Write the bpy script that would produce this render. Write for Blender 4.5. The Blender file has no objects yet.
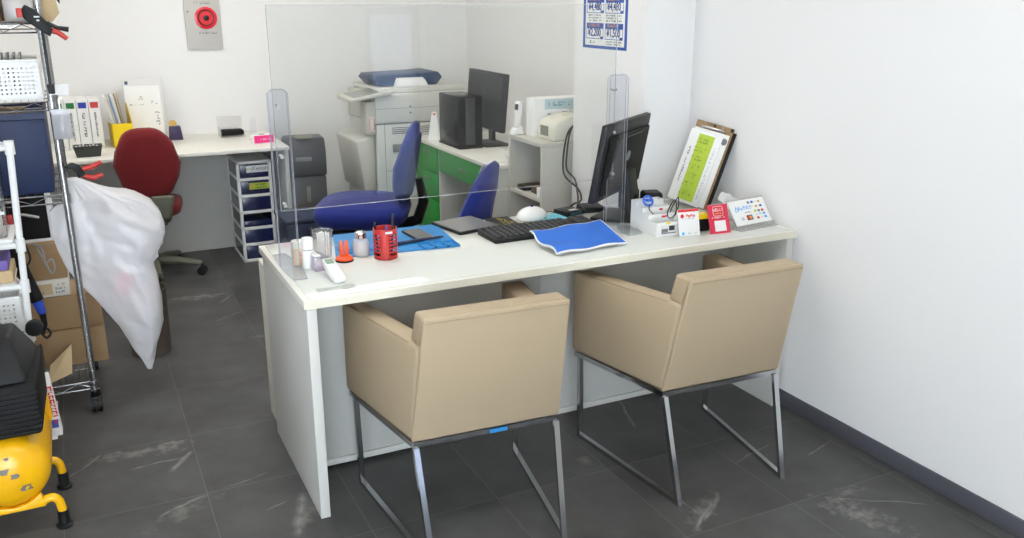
import bpy, bmesh, math, random
from mathutils import Vector, Matrix, noise
random.seed(7)
PI = math.pi
sc = bpy.context.scene
COL = sc.collection
V = Vector

# ------------------------------------------------------------------ materials
MATS = {}
def srgb(c):
    def f(x):
        x /= 255.0
        return x / 12.92 if x <= .04045 else ((x + .055) / 1.055) ** 2.4
    return (f(c[0]), f(c[1]), f(c[2]), 1)

def mat(name, col, rough=.5, metal=0.0, spec=.5, var=0.0, scale=8.0, bump=0.0, bscale=200.0, trans=0.0, alpha=1.0, emit=0.0, sheen=0.0, coat=0.0, sss=0.0):
    if name in MATS:
        return MATS[name]
    m = bpy.data.materials.new(name); m.use_nodes = True
    nt = m.node_tree; b = nt.nodes['Principled BSDF']
    c = srgb(col)
    b.inputs['Base Color'].default_value = c
    b.inputs['Roughness'].default_value = rough
    b.inputs['Metallic'].default_value = metal
    b.inputs['Specular IOR Level'].default_value = spec
    b.inputs['Transmission Weight'].default_value = trans
    b.inputs['Alpha'].default_value = alpha
    b.inputs['Sheen Weight'].default_value = sheen
    b.inputs['Coat Weight'].default_value = coat
    if sss:
        b.inputs['Subsurface Weight'].default_value = sss
        b.inputs['Subsurface Radius'].default_value = (.02, .02, .02)
    if emit:
        b.inputs['Emission Color'].default_value = c
        b.inputs['Emission Strength'].default_value = emit
    tc = nt.nodes.new('ShaderNodeTexCoord')
    if var:
        n = nt.nodes.new('ShaderNodeTexNoise'); n.inputs['Scale'].default_value = scale; n.inputs['Detail'].default_value = 4
        r = nt.nodes.new('ShaderNodeMapRange')
        r.inputs['To Min'].default_value = 1 - var; r.inputs['To Max'].default_value = 1 + var
        mx = nt.nodes.new('ShaderNodeMix'); mx.data_type = 'RGBA'; mx.blend_type = 'MULTIPLY'; mx.inputs['Factor'].default_value = 1
        nt.links.new(tc.outputs['Object'], n.inputs['Vector'])
        nt.links.new(n.outputs['Fac'], r.inputs['Value'])
        mx.inputs['A'].default_value = c
        nt.links.new(r.outputs['Result'], mx.inputs['B'])
        nt.links.new(mx.outputs['Result'], b.inputs['Base Color'])
    if bump:
        n2 = nt.nodes.new('ShaderNodeTexNoise'); n2.inputs['Scale'].default_value = bscale; n2.inputs['Detail'].default_value = 3
        bp = nt.nodes.new('ShaderNodeBump'); bp.inputs['Strength'].default_value = bump; bp.inputs['Distance'].default_value = .002
        nt.links.new(tc.outputs['Object'], n2.inputs['Vector'])
        nt.links.new(n2.outputs['Fac'], bp.inputs['Height'])
        nt.links.new(bp.outputs['Normal'], b.inputs['Normal'])
    MATS[name] = m
    return m

def clear(name, tint, fac_scale=1.0, rough=.03, haze=0.0, hazecol=(230, 232, 235)):
    """thin clear sheet: transparent + fresnel mirror (+ a little milky diffuse)"""
    if name in MATS: return MATS[name]
    m = bpy.data.materials.new(name); m.use_nodes = True
    nt = m.node_tree; nt.nodes.clear()
    out = nt.nodes.new('ShaderNodeOutputMaterial')
    tr = nt.nodes.new('ShaderNodeBsdfTransparent'); tr.inputs['Color'].default_value = srgb(tint)
    gl = nt.nodes.new('ShaderNodeBsdfGlossy'); gl.inputs['Roughness'].default_value = rough
    ge = nt.nodes.new('ShaderNodeNewGeometry')
    dt = nt.nodes.new('ShaderNodeVectorMath'); dt.operation = 'DOT_PRODUCT'
    nt.links.new(ge.outputs['Normal'], dt.inputs[0]); nt.links.new(ge.outputs['Incoming'], dt.inputs[1])
    def mth(op, a, b=None, c=None):
        n = nt.nodes.new('ShaderNodeMath'); n.operation = op
        for i, v in enumerate((a, b, c)):
            if v is None: continue
            if isinstance(v, (int, float)): n.inputs[i].default_value = v
            else: nt.links.new(v, n.inputs[i])
        return n.outputs[0]
    pw = mth('POWER', mth('SUBTRACT', 1.0, mth('ABSOLUTE', dt.outputs['Value'])), 5.0)
    fr = mth('MULTIPLY_ADD', pw, .96, .04)     # reflectance of a clear sheet by angle
    ml = nt.nodes.new('ShaderNodeMath'); ml.operation = 'MULTIPLY'; ml.inputs[1].default_value = fac_scale; ml.use_clamp = True
    mx = nt.nodes.new('ShaderNodeMixShader')
    nt.links.new(fr, ml.inputs[0]); nt.links.new(ml.outputs[0], mx.inputs['Fac'])
    src = tr.outputs[0]
    if haze:
        df = nt.nodes.new('ShaderNodeBsdfDiffuse'); df.inputs['Color'].default_value = srgb(hazecol)
        tl = nt.nodes.new('ShaderNodeBsdfTranslucent'); tl.inputs['Color'].default_value = srgb(hazecol)
        m1 = nt.nodes.new('ShaderNodeMixShader'); m1.inputs[0].default_value = .5
        nt.links.new(df.outputs[0], m1.inputs[1]); nt.links.new(tl.outputs[0], m1.inputs[2])
        m2 = nt.nodes.new('ShaderNodeMixShader'); m2.inputs[0].default_value = haze
        nt.links.new(tr.outputs[0], m2.inputs[1]); nt.links.new(m1.outputs[0], m2.inputs[2])
        src = m2.outputs[0]
    nt.links.new(src, mx.inputs[1]); nt.links.new(gl.outputs[0], mx.inputs[2])
    nt.links.new(mx.outputs[0], out.inputs['Surface'])
    MATS[name] = m
    return m

WHITE_WALL = mat('white_wall', (238, 237, 236), .75, spec=.25, var=.012, scale=2.5, bump=.05, bscale=90)
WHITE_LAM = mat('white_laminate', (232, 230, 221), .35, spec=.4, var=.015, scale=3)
SHADED_WHITE = mat('shaded_white_laminate', (204, 203, 197), .45, spec=.4, var=.02, scale=4)  # white laminate greyed: shading of the desk side put into the colour
CREAM_EDGE = mat('cream_edge_band', (226, 222, 204), .45)
GREY_LAM = mat('light_grey_laminate', (186, 186, 181), .5, var=.02, scale=5)
BEIGE_BOARD = mat('beige_grey_board', (196, 193, 184), .55, var=.02)
LEATHER = mat('beige_leather', (174, 155, 128), .5, spec=.4, var=.03, scale=6, bump=.12, bscale=420)
PIPING = mat('beige_seam', (156, 136, 106), .6)
CHROME = mat('chrome', (205, 207, 210), .14, metal=1.0)
CHROME_WORN = mat('chrome_wire', (175, 176, 178), .25, metal=1.0, var=.1, scale=40)
BASE_DARK = mat('dark_baseboard', (82, 82, 90), .5, var=.03)
BLACK = mat('black_plastic', (17, 18, 19), .5, spec=.35)
BLACK_GLOSS = mat('black_gloss', (9, 10, 11), .2, spec=.2)
BLACK_MATTE = mat('black_matte', (15, 15, 16), .7, spec=.3, bump=.2, bscale=150)
DGREY = mat('dark_grey_plastic', (62, 64, 66), .5)
MON_GREY = mat('monitor_grey', (38, 39, 42), .5, spec=.35, bump=.05)
GREY_PL = mat('grey_plastic', (128, 128, 118), .5)
OLIVE_PL = mat('olive_grey_plastic', (104, 104, 90), .5)
RED_FAB = mat('red_fabric', (112, 11, 18), .85, var=.08, scale=9, sheen=.08, bump=.25, bscale=60)
BLUE_FAB = mat('blue_fabric', (15, 33, 116), .85, var=.08, scale=9, sheen=.08, bump=.25, bscale=60)
BLUE_SHELL = mat('dark_blue_shell', (22, 30, 84), .6)
YELLOW = mat('yellow_paint', (238, 178, 14), .25, spec=.5, var=.05, scale=12)
YELLOW_PL = mat('yellow_plastic', (240, 206, 22), .4)
GREEN_PL = mat('green_panel', (46, 146, 62), .4)
NAVY_BIN = mat('navy_plastic', (18, 38, 78), .5, var=.04)
NAVY_CLEAR = mat('navy_translucent', (30, 36, 74), .25, spec=.6, var=.15, scale=14)
CARD = mat('cardboard', (146, 118, 84), .8, var=.05, scale=6)
CARD_D = mat('cardboard_dark', (132, 103, 70), .85, var=.05)  # darker card tone for the box seam
CARD_L = mat('pale_board', (190, 166, 128), .8, var=.04)
PAPER = mat('white_paper', (240, 240, 238), .7)
PAPER_G = mat('grey_white_paper', (222, 222, 220), .7)
WHITE_PL = mat('white_plastic', (236, 236, 234), .35)
CREAM_PL = mat('cream_plastic', (224, 220, 206), .45)
COPY_W = mat('copier_grey', (212, 211, 204), .5)
COPY_D = mat('copier_dark_blue', (54, 72, 104), .4)
INK = mat('ink_black', (40, 42, 46), .7)
INK_G = mat('ink_grey', (120, 122, 126), .7)
INK_BLUE = mat('ink_blue', (52, 88, 168), .6)
INK_RED = mat('ink_red', (214, 40, 48), .6)
ORANGE = mat('orange_plastic', (238, 84, 28), .35)
RED_PL = mat('red_plastic', (186, 44, 40), .35)
CLAMP_RED = mat('clamp_red', (190, 52, 44), .45)
MAT_BLUE = mat('bright_blue_silicone', (34, 128, 192), .5, var=.03)
TOWEL = mat('blue_cloth', (44, 108, 204), .75, var=.05, scale=20, bump=.3, bscale=300)
PINK = mat('pink_card', (232, 46, 130), .5)
PURPLE = mat('purple_plastic', (58, 44, 84), .4)
LIME = mat('lime_print', (178, 200, 66), .6, var=.1, scale=40)
CRIMSON = mat('crimson_print', (206, 38, 70), .45)
SKYB = mat('sky_blue_print', (64, 164, 222), .6)
ORANGE_PR = mat('orange_print', (222, 156, 70), .6)
PALE_BLUE = mat('pale_blue_print', (192, 212, 218), .6)
CYAN_SHEET = mat('cyan_sheet', (120, 204, 222), .5)
STEEL = mat('brushed_metal', (190, 190, 190), .3, metal=1.0)
GREY_PANEL = mat('grey_painted_metal', (198, 195, 190), .5)
ALARM_RED = mat('alarm_red', (226, 30, 44), .3, coat=.3)
ALARM_DEEP = mat('alarm_deep_red', (112, 10, 16), .35)
GOLD = mat('yellow_gold', (206, 170, 90), .5)
BROWN = mat('brown_bin', (76, 66, 58), .6)
ACRYLIC = clear('clear_acrylic', (252, 253, 252), 1.0, .02)
ACRYLIC_EDGE = clear('acrylic_cut_edge', (240, 242, 244), 1.2, .2, haze=.4, hazecol=(236, 238, 242))
ACRYLIC_STAND = clear('acrylic_stand', (251, 252, 254), .9, .03)
CLEAR_PL = clear('clear_plastic', (252, 252, 252), 1.2, .1, haze=.10, hazecol=(246, 246, 246))
MILKY = clear('milky_plastic', (250, 250, 250), 1.2, .25, haze=.5, hazecol=(248, 248, 248))
GREY_FILM = clear('grey_film', (240, 241, 244), 1.2, .25, haze=.5, hazecol=(226, 227, 232))

def bag_material():
    m = clear('white_bag_film', (252, 252, 254), 1.2, .3, haze=.70, hazecol=(252, 251, 253))
    for n in m.node_tree.nodes:
        if n.type == 'MIX_SHADER' and abs(n.inputs[0].default_value - .5) < 1e-6 and not n.inputs[0].is_linked and n.inputs[2].links[0].from_node.type == 'BSDF_TRANSLUCENT': n.inputs[0].default_value = .3
    nt = m.node_tree
    return m
BAG = bag_material()

def tile_floor():
    m = bpy.data.materials.new('slate_tile_floor'); m.use_nodes = True
    nt = m.node_tree; b = nt.nodes['Principled BSDF']; L = nt.links
    N = nt.nodes.new
    tc = N('ShaderNodeTexCoord')
    sep = N('ShaderNodeSeparateXYZ'); L.new(tc.outputs['Object'], sep.inputs[0])
    def math_(op, a, bb=None, clamp=False):
        n = N('ShaderNodeMath'); n.operation = op; n.use_clamp = clamp
        for i, v in enumerate((a, bb)):
            if v is None: continue
            if isinstance(v, (int, float)): n.inputs[i].default_value = v
            else: L.new(v, n.inputs[i])
        return n.outputs[0]
    u = math_('DIVIDE', math_('ADD', sep.outputs['X'], .2912), .4216)
    v = math_('DIVIDE', math_('SUBTRACT', sep.outputs['Y'], .3219), .4473)
    fu = math_('FRACT', u); fv = math_('FRACT', v)
    def edge(f):
        return math_('LESS_THAN', math_('SUBTRACT', .5, math_('ABSOLUTE', math_('SUBTRACT', f, .5))), .0032)
    joint = math_('MAXIMUM', edge(fu), edge(fv))
    cmb = N('ShaderNodeCombineXYZ'); L.new(math_('FLOOR', u), cmb.inputs[0]); L.new(math_('FLOOR', v), cmb.inputs[1])
    wn = N('ShaderNodeTexWhiteNoise'); wn.noise_dimensions = '3D'; L.new(cmb.outputs[0], wn.inputs['Vector'])
    # offset the texture per tile so that each slab has a pattern of its own
    off = N('ShaderNodeVectorMath'); off.operation = 'SCALE'; off.inputs['Scale'].default_value = 13.0; L.new(wn.outputs['Color'], off.inputs[0])
    addv = N('ShaderNodeVectorMath'); L.new(tc.outputs['Object'], addv.inputs[0]); L.new(off.outputs[0], addv.inputs[1])
    n1 = N('ShaderNodeTexNoise'); n1.inputs['Scale'].default_value = 5; n1.inputs['Detail'].default_value = 8; n1.inputs['Roughness'].default_value = .6
    L.new(addv.outputs[0], n1.inputs['Vector'])
    cr = N('ShaderNodeValToRGB')
    cr.color_ramp.elements[0].position = .3; cr.color_ramp.elements[0].color = srgb((63, 62, 61))
    cr.color_ramp.elements[1].position = .72; cr.color_ramp.elements[1].color = srgb((88, 87, 86))
    L.new(n1.outputs['Fac'], cr.inputs[0])
    tone = N('ShaderNodeMix'); tone.data_type = 'RGBA'; tone.blend_type = 'MULTIPLY'; tone.inputs['Factor'].default_value = 1
    mr = N('ShaderNodeMapRange'); mr.inputs['To Min'].default_value = .9; mr.inputs['To Max'].default_value = 1.1
    L.new(wn.outputs['Value'], mr.inputs['Value'])
    L.new(cr.outputs[0], tone.inputs['A']); L.new(mr.outputs[0], tone.inputs['B'])
    col = tone.outputs['Result']
    def over(col, fac, c):
        mx = N('ShaderNodeMix'); mx.data_type = 'RGBA'
        L.new(fac, mx.inputs['Factor']); L.new(col, mx.inputs['A']); mx.inputs['B'].default_value = srgb(c)
        return mx.outputs['Result']
    # thin straight calcite veins of single slabs: end points and width
    n2 = N('ShaderNodeTexNoise'); n2.inputs['Scale'].default_value = 9; n2.inputs['Detail'].default_value = 5
    L.new(tc.outputs['Object'], n2.inputs['Vector'])
    wob = math_('MULTIPLY', math_('SUBTRACT', n2.outputs['Fac'], .5), .035)
    VEINS = [(1.308, .333, 1.225, .073, .006), (1.227, -.409, 1.071, -.533, .010), (1.17, -.442, 1.009, -.568, .009), (1.522, -.601, 1.789, -.772, .004), (1.391, -.284, 1.611, -.230, .004), (1.656, -.359, 1.834, -.306, .004), (1.087, -.34, 1.083, -.508, .004),
             (-.296, .649, -.387, .515, .014), (-.707, .614, -.591, .762, .006), (-.519, .594, -.328, .609, .005), (-.459, .238, -.293, .318, .008), (-.244, .329, -.078, .37, .004), (-.207, 2.456, .114, 2.431, .010), (.123, 2.388, .036, 2.264, .010), (-.03, 1.99, .131, 2.094, .005), (-.007, .192, -.082, -.061, .018), (-.143, .126, -.056, .162, .004)]
    n5 = N('ShaderNodeTexNoise'); n5.inputs['Scale'].default_value = 26; n5.inputs['Detail'].default_value = 4
    L.new(tc.outputs['Object'], n5.inputs['Vector'])
    veins = None
    for (ax, ay, bx_, by_, wd) in VEINS:
        ln = math.hypot(bx_ - ax, by_ - ay); ux, uy = (bx_ - ax) / ln, (by_ - ay) / ln
        dx = math_('SUBTRACT', sep.outputs['X'], ax); dy = math_('SUBTRACT', sep.outputs['Y'], ay)
        al = math_('ADD', math_('MULTIPLY', dx, ux), math_('MULTIPLY', dy, uy))
        ac = math_('ABSOLUTE', math_('ADD', math_('SUBTRACT', math_('MULTIPLY', dy, ux), math_('MULTIPLY', dx, uy)), wob))
        f = math_('POWER', math_('SUBTRACT', 1, math_('DIVIDE', ac, wd * 1.3), True), 1.5)
        g = math_('MULTIPLY', math_('MULTIPLY', math_('MULTIPLY', al, 30.0, True), math_('MULTIPLY', math_('SUBTRACT', ln, al), 30.0, True)), f)
        veins = g if veins is None else math_('MAXIMUM', veins, g)
    veins = math_('MULTIPLY', veins, math_('MULTIPLY', math_('SUBTRACT', n5.outputs['Fac'], .22, True), 1.9), True)
    col = over(col, veins, (158, 155, 150))
    # cloudy mineral patches of the slabs: centre x, y, half length, half width, turn, strength
    n4 = N('ShaderNodeTexNoise'); n4.inputs['Scale'].default_value = 22; n4.inputs['Detail'].default_value = 7; n4.inputs['Roughness'].default_value = .68
    L.new(tc.outputs['Object'], n4.inputs['Vector'])
    for (x, y, a, w, t, s) in [(-.49, .72, .25, .06, -.02, .62), (-.35, .71, .09, .06, .3, .6), (-.05, 2.42, .2, .06, -.05, .6), (1.54, -.72, .19, .075, -1.2, .7), (1.59, -.60, .10, .04, .0, .5), (1.10, -.48, .14, .05, .65, .5), (-.03, .05, .16, .05, 1.1, .45), (-.38, .24, .16, .05, .4, .4), (.13, 1.69, .05, .04, .2, .7), (.93, -.05, .05, .04, .9, .5)]:
        dx = math_('SUBTRACT', sep.outputs['X'], x); dy = math_('SUBTRACT', sep.outputs['Y'], y)
        c_, s_ = math.cos(t), math.sin(t)
        pu = math_('DIVIDE', math_('ADD', math_('MULTIPLY', dx, c_), math_('MULTIPLY', dy, s_)), a)
        pv = math_('DIVIDE', math_('SUBTRACT', math_('MULTIPLY', dy, c_), math_('MULTIPLY', dx, s_)), w)
        d = math_('SQRT', math_('ADD', math_('MULTIPLY', pu, pu), math_('MULTIPLY', pv, pv)))
        f = math_('SUBTRACT', 1, d, True)
        f = math_('MULTIPLY', math_('SUBTRACT', math_('ADD', f, math_('MULTIPLY', math_('SUBTRACT', n4.outputs['Fac'], .5), 4.2)), .30, True), s, True)
        f = math_('MULTIPLY', f, math_('LESS_THAN', d, 1.0))
        col = over(col, f, (148, 144, 138))
    col = over(col, math_('MULTIPLY', joint, .5), (122, 120, 116))
    L.new(col, b.inputs['Base Color'])
    b.inputs['Roughness'].default_value = .42
    b.inputs['Specular IOR Level'].default_value = .4
    bp = N('ShaderNodeBump'); bp.inputs['Strength'].default_value = .12; bp.inputs['Distance'].default_value = .004
    L.new(n1.outputs['Fac'], bp.inputs['Height']); L.new(bp.outputs[0], b.inputs['Normal'])
    return m
FLOOR = tile_floor()

# ------------------------------------------------------------------ mesh builder
class B:
    def __init__(s): s.v = []; s.f = []; s.m = []
    def add(s, verts, faces, mi=0):
        o = len(s.v); s.v += [V(p) for p in verts]
        s.f += [tuple(o + i for i in f) for f in faces]; s.m += [mi] * len(faces)
        return s
    def addbm(s, bm, mi=0):
        bm.verts.index_update()
        s.add([v.co.copy() for v in bm.verts], [[v.index for v in f.verts] for f in bm.faces], mi); bm.free(); return s
    def hexa(s, p, bev=0, mi=0, seg=2):
        bm = bmesh.new(); vs = [bm.verts.new(q) for q in p]
        for f in ((0, 3, 2, 1), (4, 5, 6, 7), (0, 1, 5, 4), (1, 2, 6, 5), (2, 3, 7, 6), (3, 0, 4, 7)): bm.faces.new([vs[i] for i in f])
        if bev: bmesh.ops.bevel(bm, geom=bm.edges[:], offset=bev, segments=seg, profile=.5, affect='EDGES')
        return s.addbm(bm, mi)
    def box(s, x0, x1, y0, y1, z0, z1, bev=0, mi=0, seg=2):
        return s.hexa([(x0, y0, z0), (x1, y0, z0), (x1, y1, z0), (x0, y1, z0), (x0, y0, z1), (x1, y0, z1), (x1, y1, z1), (x0, y1, z1)], bev, mi, seg)
    def prism(s, poly, o, u, w, d, bev=0, mi=0, seg=2):
        """polygon in the (u,w) plane at o, pushed along d"""
        o, u, w, d = V(o), V(u), V(w), V(d)
        bm = bmesh.new()
        a = [bm.verts.new(o + u * p[0] + w * p[1]) for p in poly]
        b = [bm.verts.new(o + u * p[0] + w * p[1] + d) for p in poly]
        n = len(poly)
        bm.faces.new(a[::-1]); bm.faces.new(b)
        for i in range(n): bm.faces.new((a[i], a[(i + 1) % n], b[(i + 1) % n], b[i]))
        bmesh.ops.recalc_face_normals(bm, faces=bm.faces[:])
        if bev:
            bmesh.ops.bevel(bm, geom=[e for e in bm.edges if e.calc_face_angle(0) > .5], offset=bev, segments=seg, profile=.5, affect='EDGES')
        return s.addbm(bm, mi)
    def tube(s, pts, r, n=8, mi=0, closed=False, square=False, caps=True, rs=None):
        pts = [V(p) for p in pts]; k = len(pts)
        if square: n = 4
        rings = []; up = None
        for i in range(k):
            if closed: t = (pts[(i + 1) % k] - pts[i - 1])
            else: t = pts[min(i + 1, k - 1)] - pts[max(i - 1, 0)]
            t.normalize()
            if up is None:
                up = V((0, 0, 1)) if abs(t.z) < .9 else V((0, 1, 0))
            e1 = t.cross(up); e1.normalize(); e2 = e1.cross(t); e2.normalize(); up = e2
            sc_ = 1.0
            if 0 < i < k - 1 or closed:
                a = (pts[i] - pts[i - 1]).normalized(); c = a.dot(t); sc_ = 1 / max(c, .5)
            rr = (rs[i] if rs else r)
            ring = []
            for j in range(n):
                an = 2 * PI * j / n + (PI / 4 if square else 0)
                q = rr * (math.sqrt(2) if square else 1)
                ring.append(pts[i] + e1 * math.cos(an) * q * (sc_ if square else 1) + e2 * math.sin(an) * q * (sc_ if square else 1))
            rings.append(ring)
        vs = [p for r_ in rings for p in r_]; fs = []
        for i in range(k if closed else k - 1):
            a = i * n; b = ((i + 1) % k) * n
            for j in range(n): fs.append((a + j, a + (j + 1) % n, b + (j + 1) % n, b + j))
        if caps and not closed:
            fs.append(tuple(range(n))[::-1]); fs.append(tuple((k - 1) * n + j for j in range(n)))
        return s.add(vs, fs, mi)
    def bar(s, pts, w, side, mi=0, closed=False):
        """square bar swept along pts; side = constant direction square to the run"""
        pts = [V(p) for p in pts]; k = len(pts); sd = V(side).normalized(); rings = []
        for i in range(k):
            a = (pts[i] - pts[i - 1]).normalized() if (i > 0 or closed) else None
            b = (pts[(i + 1) % k] - pts[i]).normalized() if (i < k - 1 or closed) else None
            t = (a + b).normalized() if a is not None and b is not None else (a if b is None else b)
            e1 = (sd - t * sd.dot(t)).normalized(); e2 = t.cross(e1)
            q = 1 / max((a if a is not None else b).dot(t), .4)
            rings.append([pts[i] + e1 * w * x + e2 * w * y * q for x, y in ((-1, -1), (1, -1), (1, 1), (-1, 1))])
        vs = [p for r_ in rings for p in r_]; fs = []
        for i in range(k if closed else k - 1):
            o = i * 4; c = ((i + 1) % k) * 4
            for j in range(4): fs.append((o + j, o + (j + 1) % 4, c + (j + 1) % 4, c + j))
        if not closed: fs += [(3, 2, 1, 0), tuple((k - 1) * 4 + j for j in range(4))]
        return s.add(vs, fs, mi)
    def lathe(s, prof, o=(0, 0, 0), n=24, ax=(0, 0, 1), mi=0):
        ax = V(ax).normalized(); o = V(o)
        e1 = ax.cross(V((0, 0, 1)) if abs(ax.z) < .9 else V((1, 0, 0))).normalized(); e2 = ax.cross(e1)
        vs = []; fs = []
        for r, h in prof:
            for j in range(n):
                a = 2 * PI * j / n
                vs.append(o + ax * h + (e1 * math.cos(a) + e2 * math.sin(a)) * r)
        for i in range(len(prof) - 1):
            for j in range(n): fs.append((i * n + j, i * n + (j + 1) % n, (i + 1) * n + (j + 1) % n, (i + 1) * n + j))
        fs.append(tuple(range(n))[::-1]); fs.append(tuple((len(prof) - 1) * n + j for j in range(n)))
        return s.add(vs, fs, mi)
    def cyl(s, p0, p1, r, r1=None, n=20, mi=0):
        p0, p1 = V(p0), V(p1); d = p1 - p0
        return s.lathe([(r, 0), (r if r1 is None else r1, d.length)], p0, n, d, mi)
    def sheet(s, fn, nu, nv, th=0.0, mi=0):
        """surface fn(u,v) -> point, given a thickness along its normals"""
        P = [[V(fn(i / nu, j / nv)) for j in range(nv + 1)] for i in range(nu + 1)]
        vs = [p for r in P for p in r]; w = nv + 1
        fs = [(i * w + j, (i + 1) * w + j, (i + 1) * w + j + 1, i * w + j + 1) for i in range(nu) for j in range(nv)]
        if th:
            bm = bmesh.new(); q = [bm.verts.new(p) for p in vs]
            for f in fs: bm.faces.new([q[i] for i in f])
            bm.normal_update(); bm.verts.index_update()
            nn = [v.normal.copy() for v in bm.verts]; bm.free()
            m = len(vs); vs = vs + [vs[i] - nn[i] * th for i in range(m)]
            fs2 = [tuple(m + i for i in f[::-1]) for f in fs]
            rim = [i * w for i in range(nu + 1)] + [nu * w + j for j in range(1, w)] + [i * w + nv for i in range(nu - 1, -1, -1)] + [j for j in range(nv - 1, 0, -1)]
            fs = fs + fs2 + [(rim[k], m + rim[k], m + rim[(k + 1) % len(rim)], rim[(k + 1) % len(rim)]) for k in range(len(rim))]
        return s.add(vs, fs, mi)
    def xf(s, M): s.v = [M @ p for p in s.v]; return s
    def build(s, name, mats, parent=None, loc=None, rz=0, smooth=38, label=None):
        me = bpy.data.meshes.new(name)
        me.from_pydata([tuple(p) for p in s.v], [], s.f)
        if not isinstance(mats, (list, tuple)): mats = [mats]
        for m in mats: me.materials.append(m)
        for p, mi in zip(me.polygons, s.m): p.material_index = mi
        if smooth:
            me.polygons.foreach_set('use_smooth', [True] * len(me.polygons))
            me.set_sharp_from_angle(angle=math.radians(smooth))
        me.validate(); me.update()
        o = bpy.data.objects.new(name, me); COL.objects.link(o)
        if parent: o.parent = parent
        if loc is not None: o.location = loc
        o.rotation_euler.z = rz
        if label: o['label'] = label
        return o

def tag(o, label, cat, group=None, kind=None):
    o['label'] = label; o['category'] = cat
    if group: o['group'] = group
    if kind: o['kind'] = kind
    return o
def thing(name, label, cat, loc=(0, 0, 0), rz=0, group=None, rot=None):
    o = bpy.data.objects.new(name, None); COL.objects.link(o)
    o.empty_display_size = .05
    o.location = loc; o.rotation_euler = rot if rot else (0, 0, rz)
    return tag(o, label, cat, group)
def struct(o): o['kind'] = 'structure'; return o
def copy_tree(o, parent=None):
    c = o.copy(); COL.objects.link(c); c.parent = parent
    for ch in list(o.children): copy_tree(ch, c)
    return c
def rotm(axis, a): return Matrix.Rotation(a, 4, axis)
def T(x, y, z): return Matrix.Translation((x, y, z))

def text(name, s, size, M, m, parent, th=.0004, sx=1.0, align='CENTER', bold=0.0):
    cu = bpy.data.curves.new(name, 'FONT'); cu.body = s; cu.size = size; cu.align_x = align; cu.align_y = 'CENTER'; cu.extrude = th
    cu.offset = bold
    t = bpy.data.objects.new(name, cu); COL.objects.link(t)
    bpy.context.view_layer.update()
    me = bpy.data.meshes.new_from_object(t.evaluated_get(bpy.context.evaluated_depsgraph_get()))
    bpy.data.objects.remove(t); bpy.data.curves.remove(cu)
    me.name = name; me.materials.clear(); me.materials.append(m)
    me.transform(M @ Matrix.Diagonal((sx, 1, 1, 1)))
    o = bpy.data.objects.new(name, me); COL.objects.link(o); o.parent = parent
    return o
def strokes(b, x0, x1, y0, y1, rows, z=0, th=.0004, mi=0, dens=.75, vert=False, seed=1):
    """rows of tiny print too small to read: short strokes on the XY plane"""
    r = random.Random(seed)
    h = (y1 - y0) / rows
    for k in range(rows):
        yb = y0 + k * h + h * .22; x = x0
        e = x1 - r.random() * (x1 - x0) * .15
        while x < e:
            w = h * (.2 + .5 * r.random())
            if r.random() < dens:
                if r.random() < .5: b.box(x, min(x + w, e), yb, yb + h * .2, z, z + th, 0, mi)
                if r.random() < .6: b.box(x, min(x + w, e), yb + h * .38, yb + h * .56, z, z + th, 0, mi)
                b.box(x, x + w * .28, yb, yb + h * .56, z, z + th, 0, mi)
            x += w + h * .12
    return b

# ------------------------------------------------------------------ setting
XW = 1.873; YB = 3.6; HC = 2.7; XL = -2.6; YF = -3.2
struct(B().box(XL - .1, 2.35, YF - .1, YB + .1, -.1, 0).build('floor', FLOOR, smooth=0))
struct(B().box(XL - .1, 2.35, YF - .1, YB + .1, HC, HC + .1).build('ceiling', WHITE_WALL, smooth=0))
struct(B().box(XW, XW + .12, YF - .1, .71, 0, HC).build('wall_right', WHITE_WALL, smooth=0))
struct(B().box(1.627, 2.25, .71, 1.29, 0, HC).build('wall_pillar', WHITE_WALL, smooth=0))
struct(B().box(2.07, 2.19, 1.29, YB, 0, HC).build('wall_niche', WHITE_WALL, smooth=0))
struct(B().box(XL - .1, 2.07, YB, YB + .1, 0, HC).build('wall_back', WHITE_WALL, smooth=0))
struct(B().box(XL - .1, XL, YF, YB, 0, HC).build('wall_left', WHITE_WALL, smooth=0))
struct(B().box(XW - .009, XW, YF, .676, 0, .062, .002).build('baseboard_right', BASE_DARK))
# shop front behind the camera: piers, sill and head round three panes
wf = B()
FW = ((-1.75, -.1, .05, 2.2), (1.42, 1.83, .05, 1.5))
for x0, x1 in ((XL, -1.75), (-.1, 1.42), (1.83, XW)): wf.box(x0, x1, YF - .1, YF, 0, HC)
for x0, x1, z0, z1 in FW:
    wf.box(x0, x1, YF - .1, YF, 0, z0); wf.box(x0, x1, YF - .1, YF, z1, HC)
struct(wf.build('wall_front', WHITE_WALL, smooth=0))
DIM_GLASS = clear('dimming_glass', (150, 154, 160), 1.0, .02)  # tint added to dim the daylight and its reflection in the partition
def window(i, ax, a0, a1, z0, z1, c, gm=ACRYLIC):
    def bx(b, p0, p1, q0, q1, d0, d1):
        return b.box(p0, p1, c + d0, c + d1, q0, q1) if ax == 'x' else b.box(c + d0, c + d1, p0, p1, q0, q1)
    w = struct(bx(B(), a0, a1, z0, z1, -.005, .005).build('window_%d' % i, gm, smooth=0))
    f = B()
    bx(f, a0, a0 + .04, z0, z1, -.025, .025); bx(f, a1 - .04, a1, z0, z1, -.025, .025)
    bx(f, a0 + .04, a1 - .04, z0, z0 + .05, -.025, .025); bx(f, a0 + .04, a1 - .04, z1 - .05, z1, -.025, .025)
    f.build('window_frame', GREY_PL, w, smooth=0)
for i, (x0, x1, z0, z1) in enumerate(FW): window(i + 1, 'x', x0, x1, z0, z1, YF - .05, DIM_GLASS if i else ACRYLIC)

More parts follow.
